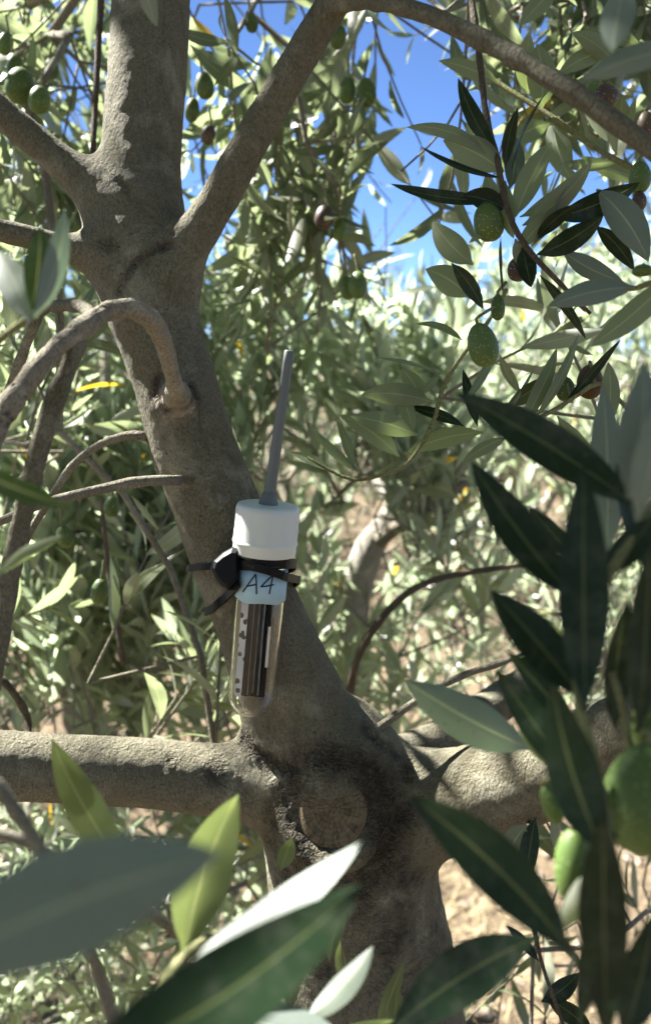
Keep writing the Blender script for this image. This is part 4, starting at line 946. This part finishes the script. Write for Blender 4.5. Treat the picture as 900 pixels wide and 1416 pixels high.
p = n('BsdfPrincipled', {'Base Color': c, 'Roughness': .6}); n.out(p.outputs[0])
V, Fc = box(-.0086, -.0052, -.0062, -.0059, .013, zb + .004); vpart('paper_strip', V, Fc, m, smooth=False, label='pale speckled strip inside the tube')
M_PAPER = simple_mat('pale_paper', (.72, .68, .58), .6)
V, Fc = box(.0056, .0070, -.0062, -.0059, .03, .052); vpart('paper_strip', V, Fc, M_PAPER, smooth=False, label='short pale strip inside the tube')
V, Fc = box(-.0060, .0062, -.0022, -.0018, .012, zt); vpart('inner_card', V, Fc, M_ROD, smooth=False)

# ------------------------------------------------------------------ cable tie round trunk and tube
def ribbon(pts, width, thick, up):
    pp, _ = catmull(pts, [1] * len(pts), .002); V, Fc = [], []; n = len(pp)
    for i, p in enumerate(pp):
        t = (pp[min(n - 1, i + 1)] - pp[max(0, i - 1)]).normalized(); u = (up - t * up.dot(t)).normalized(); o = t.cross(u)
        for a, b in ((-1, -1), (-1, 1), (1, 1), (1, -1)): V.append(p + u * (a * width / 2) + o * (b * thick / 2))
    for i in range(n - 1):
        for j in range(4): Fc.append((i * 4 + j, i * 4 + (j + 1) % 4, (i + 1) * 4 + (j + 1) % 4, (i + 1) * 4 + j))
    Fc += [(3, 2, 1, 0), tuple((n - 1) * 4 + j for j in range(4))]
    return V, Fc
def on_trunk(x, y, off=.0015):
    t = trace(x, y); return P(x, y, t - off)
def on_tube(x, y, r): return TM @ hit(x, y, r)
tie = thing('cable_tie', 'black cable tie looped twice round the trunk and the tube', 'cable tie', on_trunk(300, 790))
rs = rb * 1.02 + .0016
tp = TM.inverted()
def behind(x, y, d): return P(x, y, d)
A1 = [on_trunk(312, 784, .004), on_trunk(296, 783), on_trunk(280, 784), on_trunk(268, 785, .001), P(262, 786, .488), P(261, 786, .500), P(275, 787, .518), P(330, 790, .527), P(385, 790, .514), P(402, 787, .492), P(407, 784, .47)]
V, Fc = ribbon(A1, .0036, .0014, AX); obj('strap', mesh_from('strap', V, Fc, smooth=False), M_BLACK, tie)
A2 = [on_tube(324.5, 781, rs + .0008), on_tube(335, 781.5, rs), on_tube(350, 782, rs), on_tube(365, 782, rs), on_tube(385, 780, rs), on_tube(398, 779.5, rs + .0006), P(407, 779, .462), P(409, 780, .478)]
V, Fc = ribbon(A2, .0050, .0016, AX); obj('strap', mesh_from('strap', V, Fc, smooth=False), M_BLACK, tie, label='upper band across the tube')
A3 = [on_tube(352, 784, rs + .0017), on_tube(368, 788, rs + .0014), on_tube(386, 794, rs + .001), on_tube(396, 798, rs + .0012), P(409, 801, .470), P(413, 803, .485), P(395, 812, .508), P(340, 830, .528), P(296, 843, .518), P(286, 846, .505), P(285, 846, .492), on_trunk(293, 842, .001), on_trunk(300, 836), on_trunk(312, 826), P(324, 815, .452), P(330, 806, .446)]
V, Fc = ribbon(A3, .0042, .0014, AX); obj('strap', mesh_from('strap', V, Fc, smooth=False), M_BLACK, tie, label='lower band slanting across tube and trunk')
# head: a wedge shaped buckle
hd = [(331, 756), (322, 756), (308, 764), (295, 775), (291, 786), (297, 800), (306, 811), (315, 816), (327, 806), (332, 798)]
V = []; nH = len(hd); cxh = sum(x for x, y in hd) / nH; cyh = sum(y for x, y in hd) / nH
for dd, sc_ in ((.466, 1.0), (.450, 1.0), (.4455, .93), (.4435, .72)):
    for x, y in hd: V.append(P(cxh + (x - cxh) * sc_, cyh + (y - cyh) * sc_, dd))
Fc = []
for l_ in range(3):
    for j in range(nH): Fc.append((l_ * nH + j, l_ * nH + (j + 1) % nH, (l_ + 1) * nH + (j + 1) % nH, (l_ + 1) * nH + j))
Fc += [tuple(range(nH)), tuple(3 * nH + j for j in range(nH))[::-1]]
obj('buckle', mesh_from('buckle', V, Fc, smooth=False), M_BLACK, tie)
